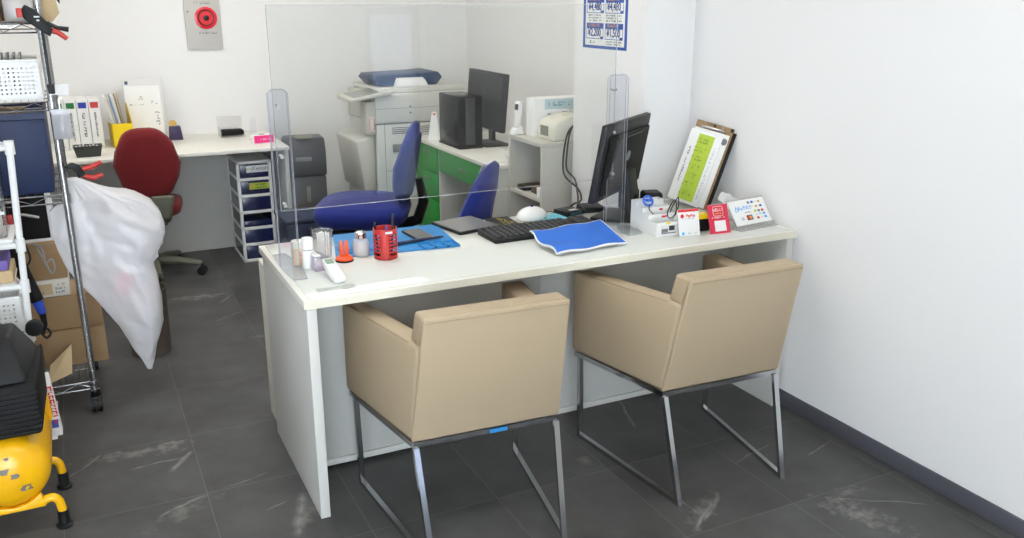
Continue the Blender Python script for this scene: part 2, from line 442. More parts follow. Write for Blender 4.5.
# ceiling lights
LED = mat('led_panel', (255, 250, 240), emit=0)
def led_mat():
    b = LED.node_tree.nodes['Principled BSDF']
    b.inputs['Emission Color'].default_value = (1, .968, .89, 1)
    b.inputs['Emission Strength'].default_value = 14.0
led_mat()
LIGHTS = [(.55, -1.2), (.2, 1.0), (.5, 2.35), (-1.5, 2.2)]
for i, (x, y) in enumerate(LIGHTS):
    t = thing('ceiling_light', 'long white ceiling light panel above the room', 'light', (x, y, HC), group='ceiling light panels')
    B().box(-.62, .62, -.17, .17, -.03, -.001, .004).build('housing', WHITE_PL, t)
    B().box(-.58, .58, -.14, .14, -.036, -.0305).build('diffuser', LED, t, smooth=0)

# ------------------------------------------------------------------ reception desk
H = .72
desk = thing('reception_desk', 'long white reception desk with glossy top beside the right wall', 'desk', (0, 0, 0))
B().box(0, 1.86, 0, .676, .694, .7195, .002, 0).build('tabletop', [WHITE_LAM], desk)
B().box(.0, 1.86, -.001, .0008, .694, .7175).build('edge_band', CREAM_EDGE, desk, smooth=0, label='cream edge strip along the front')
B().box(.02, 1.84, .012, .66, .7197, .7213, .0005).build('desk_mat', mat('glossy_desk_sheet', (228, 230, 223), .06, spec=.35), desk, label='glossy pale sheet over the top')
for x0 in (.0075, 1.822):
    B().box(x0, x0 + .03, .007, .655, .0, .694, .0015).build('side_panel', SHADED_WHITE, desk)
B().box(.0377, .93, .308, .326, .03, .694, .001).build('modesty_panel', GREY_LAM, desk)
B().box(.932, 1.8218, .308, .326, .03, .694, .001).build('modesty_panel', GREY_LAM, desk)
B().box(.0377, 1.8218, .298, .3079, .012, .034, .001).build('kick_rail', SHADED_WHITE, desk)
tag(B().box(.022, .55, .682, .84, 0, .625, .003).build('side_cabinet', CREAM_PL), 'low cream cabinet standing behind the left end of the reception desk', 'cabinet')
st = thing('sticker', 'clear round printed sticker on the desk top near its front left corner', 'sticker', (.131, .075, .7215))
B().box(-.075, .045, -.024, .024, 0, .0004).build('film', clear('sticker_film', (254, 255, 254), .4, .2, haze=.03), st)
b = B(); strokes(b, -.07, 0, -.015, .015, 3, .0005, .0003, seed=4)
b.build('print', mat('pale_print', (178, 196, 196), .6), st, smooth=0)
B().lathe([(.022, 0), (.022, .0005)], (.022, .004, .0005), 24).build('emblem', mat('grey_emblem', (186, 188, 184), .5), st)

# ------------------------------------------------------------------ beige armchairs
def armchair(label, loc, rz):
    t = thing('armchair', label, 'chair', loc, rz, 'beige armchairs at the desk')
    # arms: outer skin follows the tapering plan
    def side(sx, out_f, out_b, y_f, y_b_top, y_b_bot, z_fb, z_ft, z_bb, z_bt, th):
        return [(sx * out_f, y_f, z_fb), (sx * out_b, y_b_bot, z_bb), (sx * (out_b - th), y_b_bot, z_bb), (sx * (out_f - th), y_f, z_fb),
                (sx * out_f, y_f, z_ft), (sx * (out_b - .006), y_b_top, z_bt), (sx * (out_b - th), y_b_top, z_bt), (sx * (out_f - th), y_f, z_ft)]
    for sx in (-1, 1):
        p = side(sx, .31, .229, .29, -.236, -.168, .345, .638, .362, .672, .075)
        if sx < 0: p = [p[i] for i in (0, 3, 2, 1, 4, 7, 6, 5)]
        B().hexa(p, .013, 0, 3).build('armrest', LEATHER, t)
        B().tube([(sx * .3, .27, .6385), (sx * .232, -.19, .669)], .0016, 6).build('piping', PIPING, t)
    # back: lean from (y=-.165, z=.362) to (y=-.265, z=.78)
    def yb(z): return -.168 - (z - .362) / (.78 - .362) * .098
    def slab(z0, z1, w0, w1, f, r, bev):
        return B().hexa([(-w0, yb(z0) + r, z0), (w0, yb(z0) + r, z0), (w0, yb(z0) + f, z0), (-w0, yb(z0) + f, z0),
                         (-w1, yb(z1) + r, z1), (w1, yb(z1) + r, z1), (w1, yb(z1) + f, z1), (-w1, yb(z1) + f, z1)], bev, 0, 3)
    k = slab(.362, .758, .229, .213, .004, -.012, .006)
    u = slab(.668, .758, .2215, .213, .07, .002, .01); k.v, k.f, k.m = k.v, k.f, k.m
    k.add(u.v, u.f)
    c = slab(.44, .69, .152, .158, .07, .002, .01); k.add(c.v, c.f)
    bk = k.build('backrest', LEATHER, t)
    b = B(); b.tube([(-.208, yb(.745) - .0125, .745), (.208, yb(.745) - .0125, .745)], .0018, 6)
    b.tube([(-.2128, yb(.75) - .002, .75), (-.2212, yb(.68) - .002, .68)], .0016, 6)
    b.tube([(.2128, yb(.75) - .002, .75), (.2212, yb(.68) - .002, .68)], .0016, 6)
    b.build('piping', PIPING, bk)
    B().hexa([(-.155, -.15, .365), (.155, -.15, .365), (.236, .27, .35), (-.236, .27, .35), (-.155, -.15, .45), (.155, -.15, .45), (.236, .27, .455), (-.236, .27, .455)], .02, 0, 3).build('seat', LEATHER, t)
    # chrome sled frame
    f = B(); z = .336
    ring = [(-.292, .272, .334), (.292, .272, .334), (.219, -.168, .351), (-.219, -.168, .351)]
    f.bar(ring, .0085, (0, 0, 1), closed=True)
    f.build('seat_frame', CHROME, t, smooth=0)
    for sx in (-1, 1):
        f = B()
        f.bar([(sx * .285, .266, .325), (sx * .277, .268, .009), (sx * .207, -.268, .009), (sx * .219, -.176, .342)], .0082, (1, .13 * sx * -1, 0))
        f.build('leg', CHROME, t, smooth=0)
    return t
armchair('beige leather armchair on the left, in front of the red pen holder', (.447, -.13, 0), math.radians(-3))
armchair('beige leather armchair on the right, beside the white wall', (1.272, -.158, 0), math.radians(-2.2))
ch = bpy.data.objects['armchair']
B().box(.005, .06, -.181, -.1785, .345, .357).build('sticker', mat('blue_patch', (44, 120, 178), .4), ch, smooth=0, label='small blue patch on the rear chrome bar')  # flat blue patch on the rear bar

# ------------------------------------------------------------------ clear acrylic partition
ac = thing('acrylic_partition', 'large clear acrylic partition standing across the desk on two clear stands', 'partition', (0, .36, H + .002))
B().box(.028, 1.262, -.002, .002, .186, .812).build('pane', ACRYLIC, ac, smooth=0)
b = B(); b.box(.028, 1.262, -.0021, .0021, .1845, .186); b.box(.028, 1.262, -.0021, .0021, .812, .8135); b.box(.0265, .028, -.0021, .0021, .1845, .8135); b.box(1.262, 1.2635, -.0021, .0021, .1845, .8135)
b.build('pane_edge', ACRYLIC_EDGE, ac, smooth=0, label='pale cut edges')
for sx, x0, x1 in ((-1, .012, .072), (1, 1.235, 1.315)):
    for sy in (-1, 1):
        s = B()
        ya = sy * .0085; yo = sy * .155
        c = .012
        s.prism([(x0, 0), (x1, 0), (x1, .566 - c), (x1 - c, .566), (x0 + c, .566), (x0, .566 - c)], (0, ya - .0015, 0), (1, 0, 0), (0, 0, 1), (0, .003, 0), 0, 0)
        s.prism([(x0, ya), (x1 + .0, ya), (x1 + (.02 if sx > 0 else 0), yo * .35), (x1 - .012, yo), (x0 + .006, yo)], (0, 0, 0), (1, 0, 0), (0, 1, 0), (0, 0, .003), 0, 0)
        sd = s.build('stand', [ACRYLIC_STAND], ac, smooth=0)
        e = B(); r = .0011
        pts = [(x0, ya, .002), (x0, ya, .566 - c), (x0 + c, ya, .566), (x1 - c, ya, .566), (x1, ya, .566 - c), (x1, ya, .002)]
        e.tube(pts, r, 6)
        e.tube([(x0, ya, .002), (x0 + .006, yo, .002), (x1 - .012, yo, .002), (x1 + (.02 if sx > 0 else 0), yo * .35, .002), (x1, ya, .002)], r, 6)
        e.build('edge', mat('stand_edge_grey', (158, 160, 168), .3), sd)
    for z in (.515, .36, .205):
        xb = x0 + .028 if sx < 0 else x0 + .022
        B().cyl((xb, -.014, z), (xb, .014, z), .006, n=12).build('bolt', STEEL, ac)

# ------------------------------------------------------------------ small things on the desk, left
ZT = H + .0015
t = thing('lotion_bottle', 'slim white bottle with white cap by the left acrylic stand', 'bottle', (.094, .325, ZT))
B().lathe([(.017, 0), (.0185, .003), (.0185, .058), (.017, .06)], n=24).build('bottle_body', WHITE_PL, t)
B().lathe([(.0155, .060), (.0155, .063)], n=24).build('neck_ring', INK, t)
B().lathe([(.0185, .063), (.0185, .097), (.0165, .100)], n=24).build('cap', WHITE_PL, t)
t = thing('cosmetic_jar', 'beige lidded jar behind the slim white bottle', 'jar', (.077, .378, ZT))
B().lathe([(.022, 0), (.0235, .003), (.0235, .055), (.021, .058)], n=24).build('jar_body', mat('beige_jar', (224, 200, 172), .4), t)
B().lathe([(.0235, .0585), (.0235, .078), (.022, .08)], n=24).build('lid', CREAM_PL, t)
b = B()
for k in range(5): b.box(-.004 + .0, .0015 + .004 * (k % 2), -.0245, -.0236, .01 + k * .008, .014 + k * .008)
b.build('print', mat('faded_red_print', (196, 120, 96), .6), t, smooth=0)
t = thing('swab_cup', 'clear plastic tub of cotton swabs beside the white bottle', 'cup', (.168, .423, ZT))
B().lathe([(.024, 0), (.027, .002), (.034, .09), (.0355, .0905), (.0355, .094), (.033, .094), (.0265, .004)], n=28).build('cup_body', CLEAR_PL, t)
for k in range(14):
    a = k * 2.4; r = .018 * math.sqrt((k + .5) / 14)
    tag_ = B().cyl((r * math.cos(a), r * math.sin(a), .006), (1.15 * r * math.cos(a + .2), 1.15 * r * math.sin(a + .2), .078), .0022, n=6)
    tag_.lathe([(.002, 0), (.0035, .003), (.0035, .009), (.0015, .012)], (1.15 * r * math.cos(a + .2), 1.15 * r * math.sin(a + .2), .074), 6)
    o = tag_.build('cotton_swab', PAPER, None, (.168, .423, ZT)); tag(o, 'white cotton swab standing in the clear plastic tub', 'swab', 'cotton swabs in the clear tub')
# handheld device
t = thing('handheld_thermometer', 'white handheld device with a clear lid lying near the front left of the desk', 'device', (.132, .20, ZT), math.radians(2))
t.scale = (1.02, 1.0, 1.15)
b = B().prism([(-.015, -.085), (.015, -.085), (.021, -.07), (.0215, .0), (.017, .06), (-.017, .06), (-.0215, .0), (-.021, -.07)], (0, 0, 0), (1, 0, 0), (0, 1, 0), (0, 0, .018), .006, 0, 3).xf(T(.006, 0, .0) @ T(0, -.085, 0) @ rotm('X', .16) @ T(0, .085, 0))
b.build('device_body', WHITE_PL, t)
b = B().box(-.012, .012, .015, .045, .0182, .0194, .001).xf(T(.006, 0, .0) @ T(0, -.085, 0) @ rotm('X', .16) @ T(0, .085, 0)); b.build('display', mat('green_display', (120, 150, 128), .3), t)
b = B().prism([(-.028, .066), (.016, .066), (.006, .135), (-.034, .135)], (0, 0, 0), (1, 0, 0), (0, 1, 0), (0, 0, .042), .003)
b.build('clear_cover', clear('lilac_cover', (244, 240, 250), 1.6, .08, haze=.18, hazecol=(236, 230, 246)), t)
B().hexa([(-.027, .07, .0425), (-.008, .07, .0425), (-.016, .132, .0425), (-.033, .132, .0425), (-.027, .07, .046), (-.008, .07, .046), (-.016, .132, .046), (-.033, .132, .046)]).build('white_strip', WHITE_PL, t)
# orange suction clamp
t = thing('suction_cup', 'orange suction cup tool with two upright handles', 'tool', (.22, .352, ZT))
B().lathe([(.03, 0), (.03, .004), (.027, .0055)], n=28).build('rubber_pad', BLACK, t)
B().lathe([(.0285, .0056), (.0285, .011), (.022, .016), (.01, .019)], n=28).build('dome', ORANGE, t)
for sx in (-1, 1):
    b = B().prism([(-.006, 0), (.006, 0), (.0065, .03), (.004, .052), (-.004, .052), (-.0065, .03)], (sx * .009, -.005, .0175), (1, 0, 0), (0, 0, 1), (0, .01, 0), .002)
    b.build('handle', ORANGE, t)
# dispenser bottle
t = thing('pump_bottle', 'frosted glass pump bottle with a chrome push top', 'bottle', (.29, .392, ZT))
B().lathe([(.027, 0), (.029, .003), (.029, .045), (.024, .056), (.014, .06)], n=28).build('bottle_body', MILKY, t)
B().lathe([(.0255, .004), (.0255, .035)], n=24).build('liquid', mat('pale_liquid', (222, 220, 214), .3), t)
B().lathe([(.018, .0605), (.0195, .064), (.0195, .073), (.021, .075), (.021, .079), (.013, .084), (.004, .085)], n=28).build('push_top', CHROME, t)
# red slotted pen holder
t = thing('pen_holder', 'round red slotted pen holder holding dark tools', 'pen holder', (.357, .332, ZT))
R = .040; b = B()
b.lathe([(R, 0), (R, .004)], n=40)
def ringseg(z0, z1, a0, a1, n=8):
    for k in range(n):
        p, q = a0 + (a1 - a0) * k / n, a0 + (a1 - a0) * (k + 1) / n
        P = [(R * math.cos(p), R * math.sin(p)), (R * math.cos(q), R * math.sin(q)), ((R - .003) * math.cos(q), (R - .003) * math.sin(q)), ((R - .003) * math.cos(p), (R - .003) * math.sin(p))]
        b.hexa([(x, y, z0) for x, y in P] + [(x, y, z1) for x, y in P])
ringseg(0, .012, 0, 2 * PI, 40); ringseg(.085, .102, 0, 2 * PI, 40)
for k in range(5): ringseg(.0225 + k * .0125, .0275 + k * .0125, 0, 2 * PI, 40)
for a in range(4):
    ringseg(.010, .09, PI / 4 + a * PI / 2 + .25 - .35 - .22 + PI / 8, PI / 4 + a * PI / 2 + .25 + .1 + PI / 8, 6)
b.build('holder_body', RED_PL, t)
B().box(-.012, .012, -R - .0012, -R + .001, .09, .097).build('label', PALE_BLUE, t, smooth=0)
for (x, y, dx, dy, h, m, nm, lb) in ((-.024, .005, -.01, 0, .12, BLACK, 'screwdriver', 'thin black screwdriver in the left of the red pen holder'), (.024, .010, .01, .003, .14, DGREY, 'tweezers', 'dark grey tweezers standing at the right of the red pen holder'), (.0, -.014, 0, .0, .108, INK_BLUE, 'marker_pen', 'blue capped pen at the front inside the red pen holder')):
    o = B().lathe([(.0035, 0), (.0035, h * .8), (.0045, h * .82), (.003, h)], (0, 0, 0), 10, V((dx, dy, h))).build(nm, m, None, (.357 + x, .332 + y, ZT + .0045))
    tag(o, lb, 'tool')
# blue silicone mat with trays
t = thing('repair_mat', 'bright blue silicone work mat with small trays behind the red pen holder', 'mat', (.45, .51, ZT), 0)
def matfn(u, v):
    x = -.245 + .01 * (1 - u) + u * .455; y = -.11 + v * .285
    x += (v - .5) * .03
    if u < .08: y += 0
    return (x, y - .05 * (u) + .045 * 0, .004)
B().hexa([(-.25, -.125, 0), (.185, -.165, 0), (.22, .165, 0), (-.18, .175, 0), (-.25, -.125, .004), (.185, -.165, .004), (.22, .165, .004), (-.18, .175, .004)], .0012).build('mat_sheet', MAT_BLUE, t)
for k in range(3):
    x = .052 + k * .044; b = B(); y0, y1 = -.158 - .003 * k, -.092 - .003 * k
    for (a0, a1, c0, c1) in ((x, x + .042, y0, y0 + .004), (x, x + .042, y1 - .004, y1), (x, x + .004, y0, y1), (x + .038, x + .042, y0, y1)): b.box(a0, a1, c0, c1, .0041, .010)
    b.build('tray', MAT_BLUE, t, smooth=0)
b = B()
for k in range(4): b.box(-.22 + k * .045, -.18 + k * .045, -.09, -.03, .0041, .008, .001)
b.build('tray_row', mat('deeper_blue_silicone', (28, 122, 196), .5), t)
t = thing('smartphone', 'black smartphone lying on the blue silicone mat', 'phone', (.548, .538, ZT + .0042), math.radians(4))
B().box(-.036, .036, -.073, .073, 0, .0075, .003, 0, 3).build('phone_body', BLACK, t)
B().box(-.033, .033, -.07, .07, .0076, .0081).build('screen', mat('phone_glass', (58, 58, 58), .12, spec=.6), t, smooth=0)
t = thing('soldering_pen', 'dark navy pen tool lying across the front of the blue silicone mat', 'pen', (.51, .45, ZT + .011), math.radians(7))
B().lathe([(.003, 0), (.0062, .006), (.0062, .13), (.0045, .135), (.0045, .2), (.0015, .215)], (-.105, 0, 0), 12, (1, 0, 0)).build('barrel', mat('navy_pen', (32, 38, 66), .4), t)
t = thing('clear_ruler', 'thin clear plastic stick lying on the left of the blue mat', 'ruler', (.245, .50, ZT + .0085), math.radians(-62))
B().box(-.055, .055, -.004, .004, 0, .002).build('blade', CLEAR_PL, t, smooth=0)

# ------------------------------------------------------------------ desk middle
t = thing('tablet', 'flat grey tablet with black edge lying beside the blue mat', 'tablet', (.762, .60, ZT), math.radians(11))
B().box(-.092, .092, -.1, .1, 0, .012, .004, 0, 3).build('tablet_body', BLACK, t)
B().box(-.086, .086, -.094, .094, .0121, .0127).build('screen', mat('matte_grey_screen', (124, 124, 122), .25, spec=.6), t, smooth=0)
t = thing('black_booklet', 'black leaflet with yellow print behind the keyboard', 'booklet', (.918, .600, ZT + .0), math.radians(-4))
B().box(-.05, .05, -.072, .072, 0, .003).build('cover', BLACK, t, smooth=0)
b = B(); strokes(b, -.005, .04, -.06, .065, 5, .0031, .0003, seed=3); b.build('print', mat('yellow_ink', (206, 190, 70), .6), t, smooth=0)
t = thing('keyboard', 'black computer keyboard lying partly under the blue cloth', 'keyboard', (.983, .398, ZT), math.radians(1))
B().hexa([(-.228, -.075, 0), (.228, -.075, 0), (.228, .075, 0), (-.228, .075, 0), (-.228, -.075, .014), (.228, -.075, .014), (.228, .075, .021), (-.228, .075, .021)], .003).build('case', BLACK, t)
for r in range(5):
    for c in range(18):
        x = -.216 + c * .0242; y = -.066 + r * .0265
        if c == 14: continue
        z = .014 + (y + .075) / .15 * .007
        B().hexa([(x, y, z), (x + .0215, y, z), (x + .0215, y + .023, z + .002), (x, y + .023, z + .002), (x + .002, y + .002, z + .007), (x + .0195, y + .002, z + .007), (x + .0195, y + .021, z + .0095), (x + .002, y + .021, z + .0095)]).build('key', mat('key_black', (42, 43, 45), .5), t, smooth=0)
t = thing('light_blue_sheet', 'light blue printed sheet under the white dome', 'paper', (1.105, .578, ZT), math.radians(4))
B().box(-.085, .095, -.055, .055, 0, .0015).build('sheet', CYAN_SHEET, t, smooth=0)
b = B(); strokes(b, -.07, .085, -.045, .045, 8, .0016, .0003, seed=9); b.build('print', mat('teal_ink', (70, 160, 190), .6), t, smooth=0)
t = thing('white_dome', 'white rounded plastic dome like a bowl turned upside down', 'cover', (1.05, .605, ZT + .002), math.radians(8))
b = B(); prof = []
n = 28
pr = [(math.cos(a) * 1.0, math.sin(a)) for a in [i / 8 * PI / 2 for i in range(9)]]
b.lathe([(.062, 0)] + [(.062 * c + .0005, .004 + .042 * s) for c, s in pr], n=n); b.xf(Matrix.Diagonal((1.05, .85, 1, 1))); b.build('shell', WHITE_PL, t)
B().lathe([(.005, 0), (.005, .006), (.002, .008)], (0, .0, .0458), 12).build('button', mat('blue_knob', (44, 44, 130), .4), t)
t = thing('thin_black_cable', 'thin black cable looping over the light blue sheet', 'cable', (0, 0, 0))
b = B(); pts = []
for i in range(26):
    a = i / 25
    pts.append((1.085 + .11 * a, .56 + .05 * math.sin(a * 5.0) - .06 * a, ZT + .006 + .03 * math.sin(a * PI) * (1 - a)))
b.tube(pts, .0018, 6); b.build('cord', BLACK, t)

# blue cloth with white edge, lifted on the keyboard's edge
t = thing('blue_cloth', 'bright blue cloth with white edging lying at the middle of the desk', 'cloth', (0, 0, 0))
P00, P10, P11, P01 = V((.872, .078, ZT)), V((1.165, .098, ZT)), V((1.205, .345, ZT)), V((.872, .285, ZT))
def cl(u, v):
    a = P00.lerp(P10, u); c = P01.lerp(P11, u); p = a.lerp(c, v)
    h = .0155 + .026 * max(0, v - .12) ** .8 * (1 - .15 * u) + .006 * math.sin(v * 9 + u) * (1 - u) + .003 * math.sin(u * 11 + v * 2)
    return (p.x + .006 * math.sin(v * 8) * (1 - u), p.y, p.z + h)
cloth = B().sheet(cl, 26, 22, .005).build('fabric', TOWEL, t, smooth=80)
rim = [V(cl(i / 26, 0)) for i in range(27)] + [V(cl(1, j / 22)) for j in range(1, 23)] + [V(cl(1 - i / 26, 1)) for i in range(1, 27)] + [V(cl(0, 1 - j / 22)) for j in range(1, 22)]
B().tube([p - V((0, 0, .0025)) for p in rim], .003, 6, closed=True).build('white_edging', PAPER, t)
b = B().sheet(lambda u, v: tuple(V(cl(u * .985 + .008, v * .97 + .012)) - V((0, 0, .008 + .0 * v))), 12, 12, .002)
b.build('backing', PAPER_G, t, smooth=80, label='white backing')

# router boxes
t = thing('router', 'small black box with a cable socket on the desk behind the light blue sheet', 'box', (1.222, .618, ZT), math.radians(12))
B().box(-.045, .045, -.048, .04, 0, .018, .004).build('case', BLACK, t)
b = B(); b.box(-.012, .024, -.03, -.012, .0181, .0188); b.build('label', PAPER_G, t, smooth=0)
B().box(-.03, .03, -.0495, -.0482, .005, .013).build('socket_strip', mat('teal_dark', (40, 84, 96), .4), t, smooth=0)
t = thing('router', 'flatter black box next to the monitor foot', 'box', (1.335, .622, ZT), math.radians(-10))
B().hexa([(-.05, -.045, 0), (.05, -.045, 0), (.05, .055, 0), (-.05, .055, 0), (-.045, -.04, .02), (.045, -.04, .02), (.045, .05, .022), (-.045, .05, .022)], .004).build('case', BLACK, t)

# desk monitor with arched foot, seen from behind
t = thing('computer_monitor', 'black computer monitor on the reception desk, its back turned to the visitor chairs', 'monitor', (1.388, .452, ZT))
# the panel: a slab whose plane runs away from the viewer
pc = V((.0, .0, 0))
t.rotation_euler.z = math.radians(216)
M = T(0, -.03, .235) @ rotm('X', math.radians(-10))
B().box(-.235, .235, -.012, .012, -.142, .158, .005, 0, 2).xf(M).build('panel', MON_GREY, t)
b = B().box(-.2, .2, .012, .03, -.115, .118, .008).xf(M); b.build('back_cover', BLACK_MATTE, t)
b = B().box(-.18, .18, .0305, .0312, .1, .104).xf(M); b.build('vent_slot', BLACK_GLOSS, t, smooth=0)
b = B().lathe([(.02, 0), (.02, .0012)], (.0, .0305, .02), 24, (0, 1, 0)).xf(M); b.build('emblem', INK_G, t)
b = B().box(-.222, .222, -.0128, -.0121, -.128, .13).xf(M); b.build('screen', BLACK_GLOSS, t, smooth=0)
b = B().hexa([(-.045, .03, .0125), (.075, .03, .0125), (.07, .055, .0125), (-.04, .055, .0125), (-.03, .0, .20), (.06, .0, .20), (.055, .028, .20), (-.025, .028, .20)], .006)
b.build('stand_neck', BLACK, t)
B().lathe([(.016, 0), (.016, .002)], (.015, .0475, .085), 22, (0, 1, .14)).build('cable_hole', BLACK_GLOSS, t)
b = B().prism([(-.1, -.11), (.1, -.11), (.105, -.04), (.07, .075), (-.07, .075), (-.105, -.04)], (0, 0, 0), (1, 0, 0), (0, 1, 0), (0, 0, .012), .004); b.build('foot', BLACK, t)

# speaker pair behind white holder
t = thing('desk_speaker', 'small black speaker behind the white stepped holder, nearer the monitor', 'speaker', (1.47, .555, ZT), math.radians(-20))
B().box(-.035, .035, -.045, .045, 0, .10, .012, 0, 3).build('case', BLACK, t)
B().lathe([(.024, 0), (.026, .002)], (0, -.0452, .05), 24, (0, -1, 0)).build('cone', DGREY, t)
t = thing('desk_speaker', 'small black speaker behind the white stepped holder, nearer the clipboards', 'speaker', (1.515, .46, ZT), math.radians(-20))
B().box(-.04, .04, -.04, .04, 0, .095, .014, 0, 3).build('case', BLACK, t)
B().lathe([(.024, 0), (.026, .002)], (0, -.0402, .05), 24, (0, -1, 0)).build('cone', DGREY, t)

# white stepped holder
t = thing('stepped_holder', 'white stepped acrylic holder with glasses and cables hanging in it', 'holder', (1.385, .2, ZT), math.radians(-2))
prof = [(-.055, 0), (-.055, 0), ]
side = [(-.055, 0), (.125, 0), (.125, .105), (.085, .105), (.085, .088), (.045, .088), (.045, .070), (.005, .070), (.005, .052), (-.055, .052)]
b = B()
for x in (-.06, .057): b.prism(side, (x, 0, 0), (0, 1, 0), (0, 0, 1), (.003, 0, 0), .001)
b.box(-.057, .057, -.055, -.052, 0, .052)
for y, h in ((.005, .07), (.045, .088), (.085, .105), (.122, .105)): b.box(-.057, .057, y, y + .003, 0, h)
b.box(-.057, .057, -.052, .122, 0, .003)
b.build('holder_body', WHITE_PL, t, smooth=0)
b = B(); b.box(-.04, .025, -.0556, -.0551, .008, .042, 0, 0); b.box(-.038, -.01, -.0559, -.0556, .014, .028, 0, 1); b.box(-.006, .018, -.0559, -.0556, .02, .038, 0, 2); b.box(-.038, .023, -.0559, -.0556, .009, .013, 0, 1)
b.build('photo_label', [PAPER_G, INK_G, INK], t, smooth=0)
b = B(); b.box(.0, .022, .0043, .0049, .055, .062); b.box(.015, .03, .0443, .0449, .073, .080); b.build('red_mark', INK_RED, t, smooth=0)
B().box(-.02, .0, -.0555, -.055, .044, .051).build('yellow_mark', YELLOW_PL, t, smooth=0)
t = thing('eyeglasses', 'black wire loops hanging at the front of the white stepped holder', 'glasses', (1.425, .195, ZT))
for k, (dx, dy, w, h, tl) in enumerate(((0, .0, .022, .05, .25), (.026, .02, .018, .055, .4))):
    pts = [(dx + w * math.cos(a) * .8 + tl * .03 * math.sin(a), dy + .004 * math.sin(2 * a), .085 + h * .9 * math.sin(a) * .75) for a in [i / 20 * 2 * PI for i in range(20)]]
    B().tube(pts, .002, 6, closed=True).build('wire_loop', INK, t)
t = thing('blue_cable_plug', 'blue plug with coiled cable in the top of the white stepped holder', 'cable', (1.372, .27, ZT))
b = B().tube([(.02 * math.cos(a) - .005, .01 * math.sin(a), .107 + .016 * math.sin(a)) for a in [i / 14 * 2 * PI for i in range(14)]], .004, 8, closed=True); b.build('coil', mat('plug_blue', (54, 110, 214), .4), t)
B().box(-.014, .01, -.012, .012, .1055, .114, .003).build('plug', mat('plug_blue', (54, 110, 214), .4), t)
B().tube([(-.02, -.03, .10), (-.03, -.045, .085), (-.018, -.055, .07), (-.028, -.05, .06)], .002, 6).build('cord', BLACK, t)

# ------------------------------------------------------------------ payment cards
FACE = rotm('X', PI / 2)           # XY artwork -> facing -Y
t = thing('payment_card', 'white folded payment card with red header standing beside the white holder', 'card', (1.447, .112, ZT), math.radians(-7))
lean = math.radians(14)
Mc = rotm('X', -lean)
B().box(-.043, .043, -.001, .001, 0, .097).xf(Mc).build('front_leaf', PAPER, t, smooth=0)
B().box(-.043, .043, -.001, .001, 0, .097).xf(T(0, .048, 0) @ rotm('X', lean)).build('rear_leaf', PAPER_G, t, smooth=0)
Mf = Mc @ T(0, -.0012, 0) @ FACE
B().box(-.043, .043, .088, .097, 0, .0004).xf(Mf).build('header', INK_RED, t, smooth=0)
B().lathe([(.0075, 0), (.0075, .0004)], (-.026, .073, 0), 20).xf(Mf).build('emblem', INK_RED, t)
text('lettering', 'PayPay', .014, Mf @ T(.009, .0735, 0), INK_RED, t, bold=.0004)
b = B(); strokes(b, -.028, .026, .060, .065, 1, 0, .0004, seed=5); strokes(b, -.006, .034, .006, .012, 1, 0, .0004, seed=6); b.build('print', INK_G, t, smooth=0).matrix_local = Mf
B().lathe([(.006, 0), (.006, .0004)], (-.026, .009, 0), 16).xf(Mf).build('blue_mark', SKYB, t)
t = thing('payment_card', 'crimson payment card standing upright next to the white folded card', 'card', (1.571, .088, ZT), math.radians(-5))
t.scale = (1.06, 1.0, 1.05)
Mc = rotm('X', -math.radians(22))
B().box(-.041, .041, -.001, .001, 0, .104).xf(Mc).build('front_leaf', CRIMSON, t, smooth=0)
B().hexa([(-.04, .066, 0), (.04, .066, 0), (.04, .068, 0), (-.04, .068, 0), (-.04, .0405, .096), (.04, .0405, .096), (.04, .0425, .096), (-.04, .0425, .096)]).build('rear_leaf', CLEAR_PL, t, smooth=0)
Mf = Mc @ T(0, -.0012, 0) @ FACE
b = B(); pts = [(.020 * max(-1, min(1, 1.3 * math.cos(a))), .080 + .017 * max(-1, min(1, 1.3 * math.sin(a))), .0003) for a in [i / 24 * 2 * PI for i in range(24)]]
b.tube(pts, .0008, 5, closed=True); b.xf(Mf); b.build('border', PAPER, t)
text('lettering', 'd払い', .015, Mf @ T(0, .084, 0), PAPER, t)
b = B(); [b.box(-.013 + k * .01, -.007 + k * .01, .069, .074, 0, .0004) for k in range(3)]; b.xf(Mf).build('gold_mark', ORANGE_PR, t, smooth=0)
b = B(); strokes(b, -.027, .03, .053, .061, 1, 0, .0004, seed=8); b.xf(Mf).build('print', PAPER, t, smooth=0)
B().box(-.02, .026, .008, .046, 0, .0004).xf(Mf).build('white_square', PAPER, t, smooth=0, label='plain white square')
# black and yellow item behind the cards
t = thing('tape_dispenser', 'black and yellow object standing behind the crimson card', 'tape', (1.532, .16, ZT), math.radians(-8))
B().box(-.03, .03, -.02, .02, 0, .046, .006).build('base', BLACK, t)
B().box(-.031, .031, -.021, .021, .0465, .066, .006).build('top', YELLOW_PL, t)

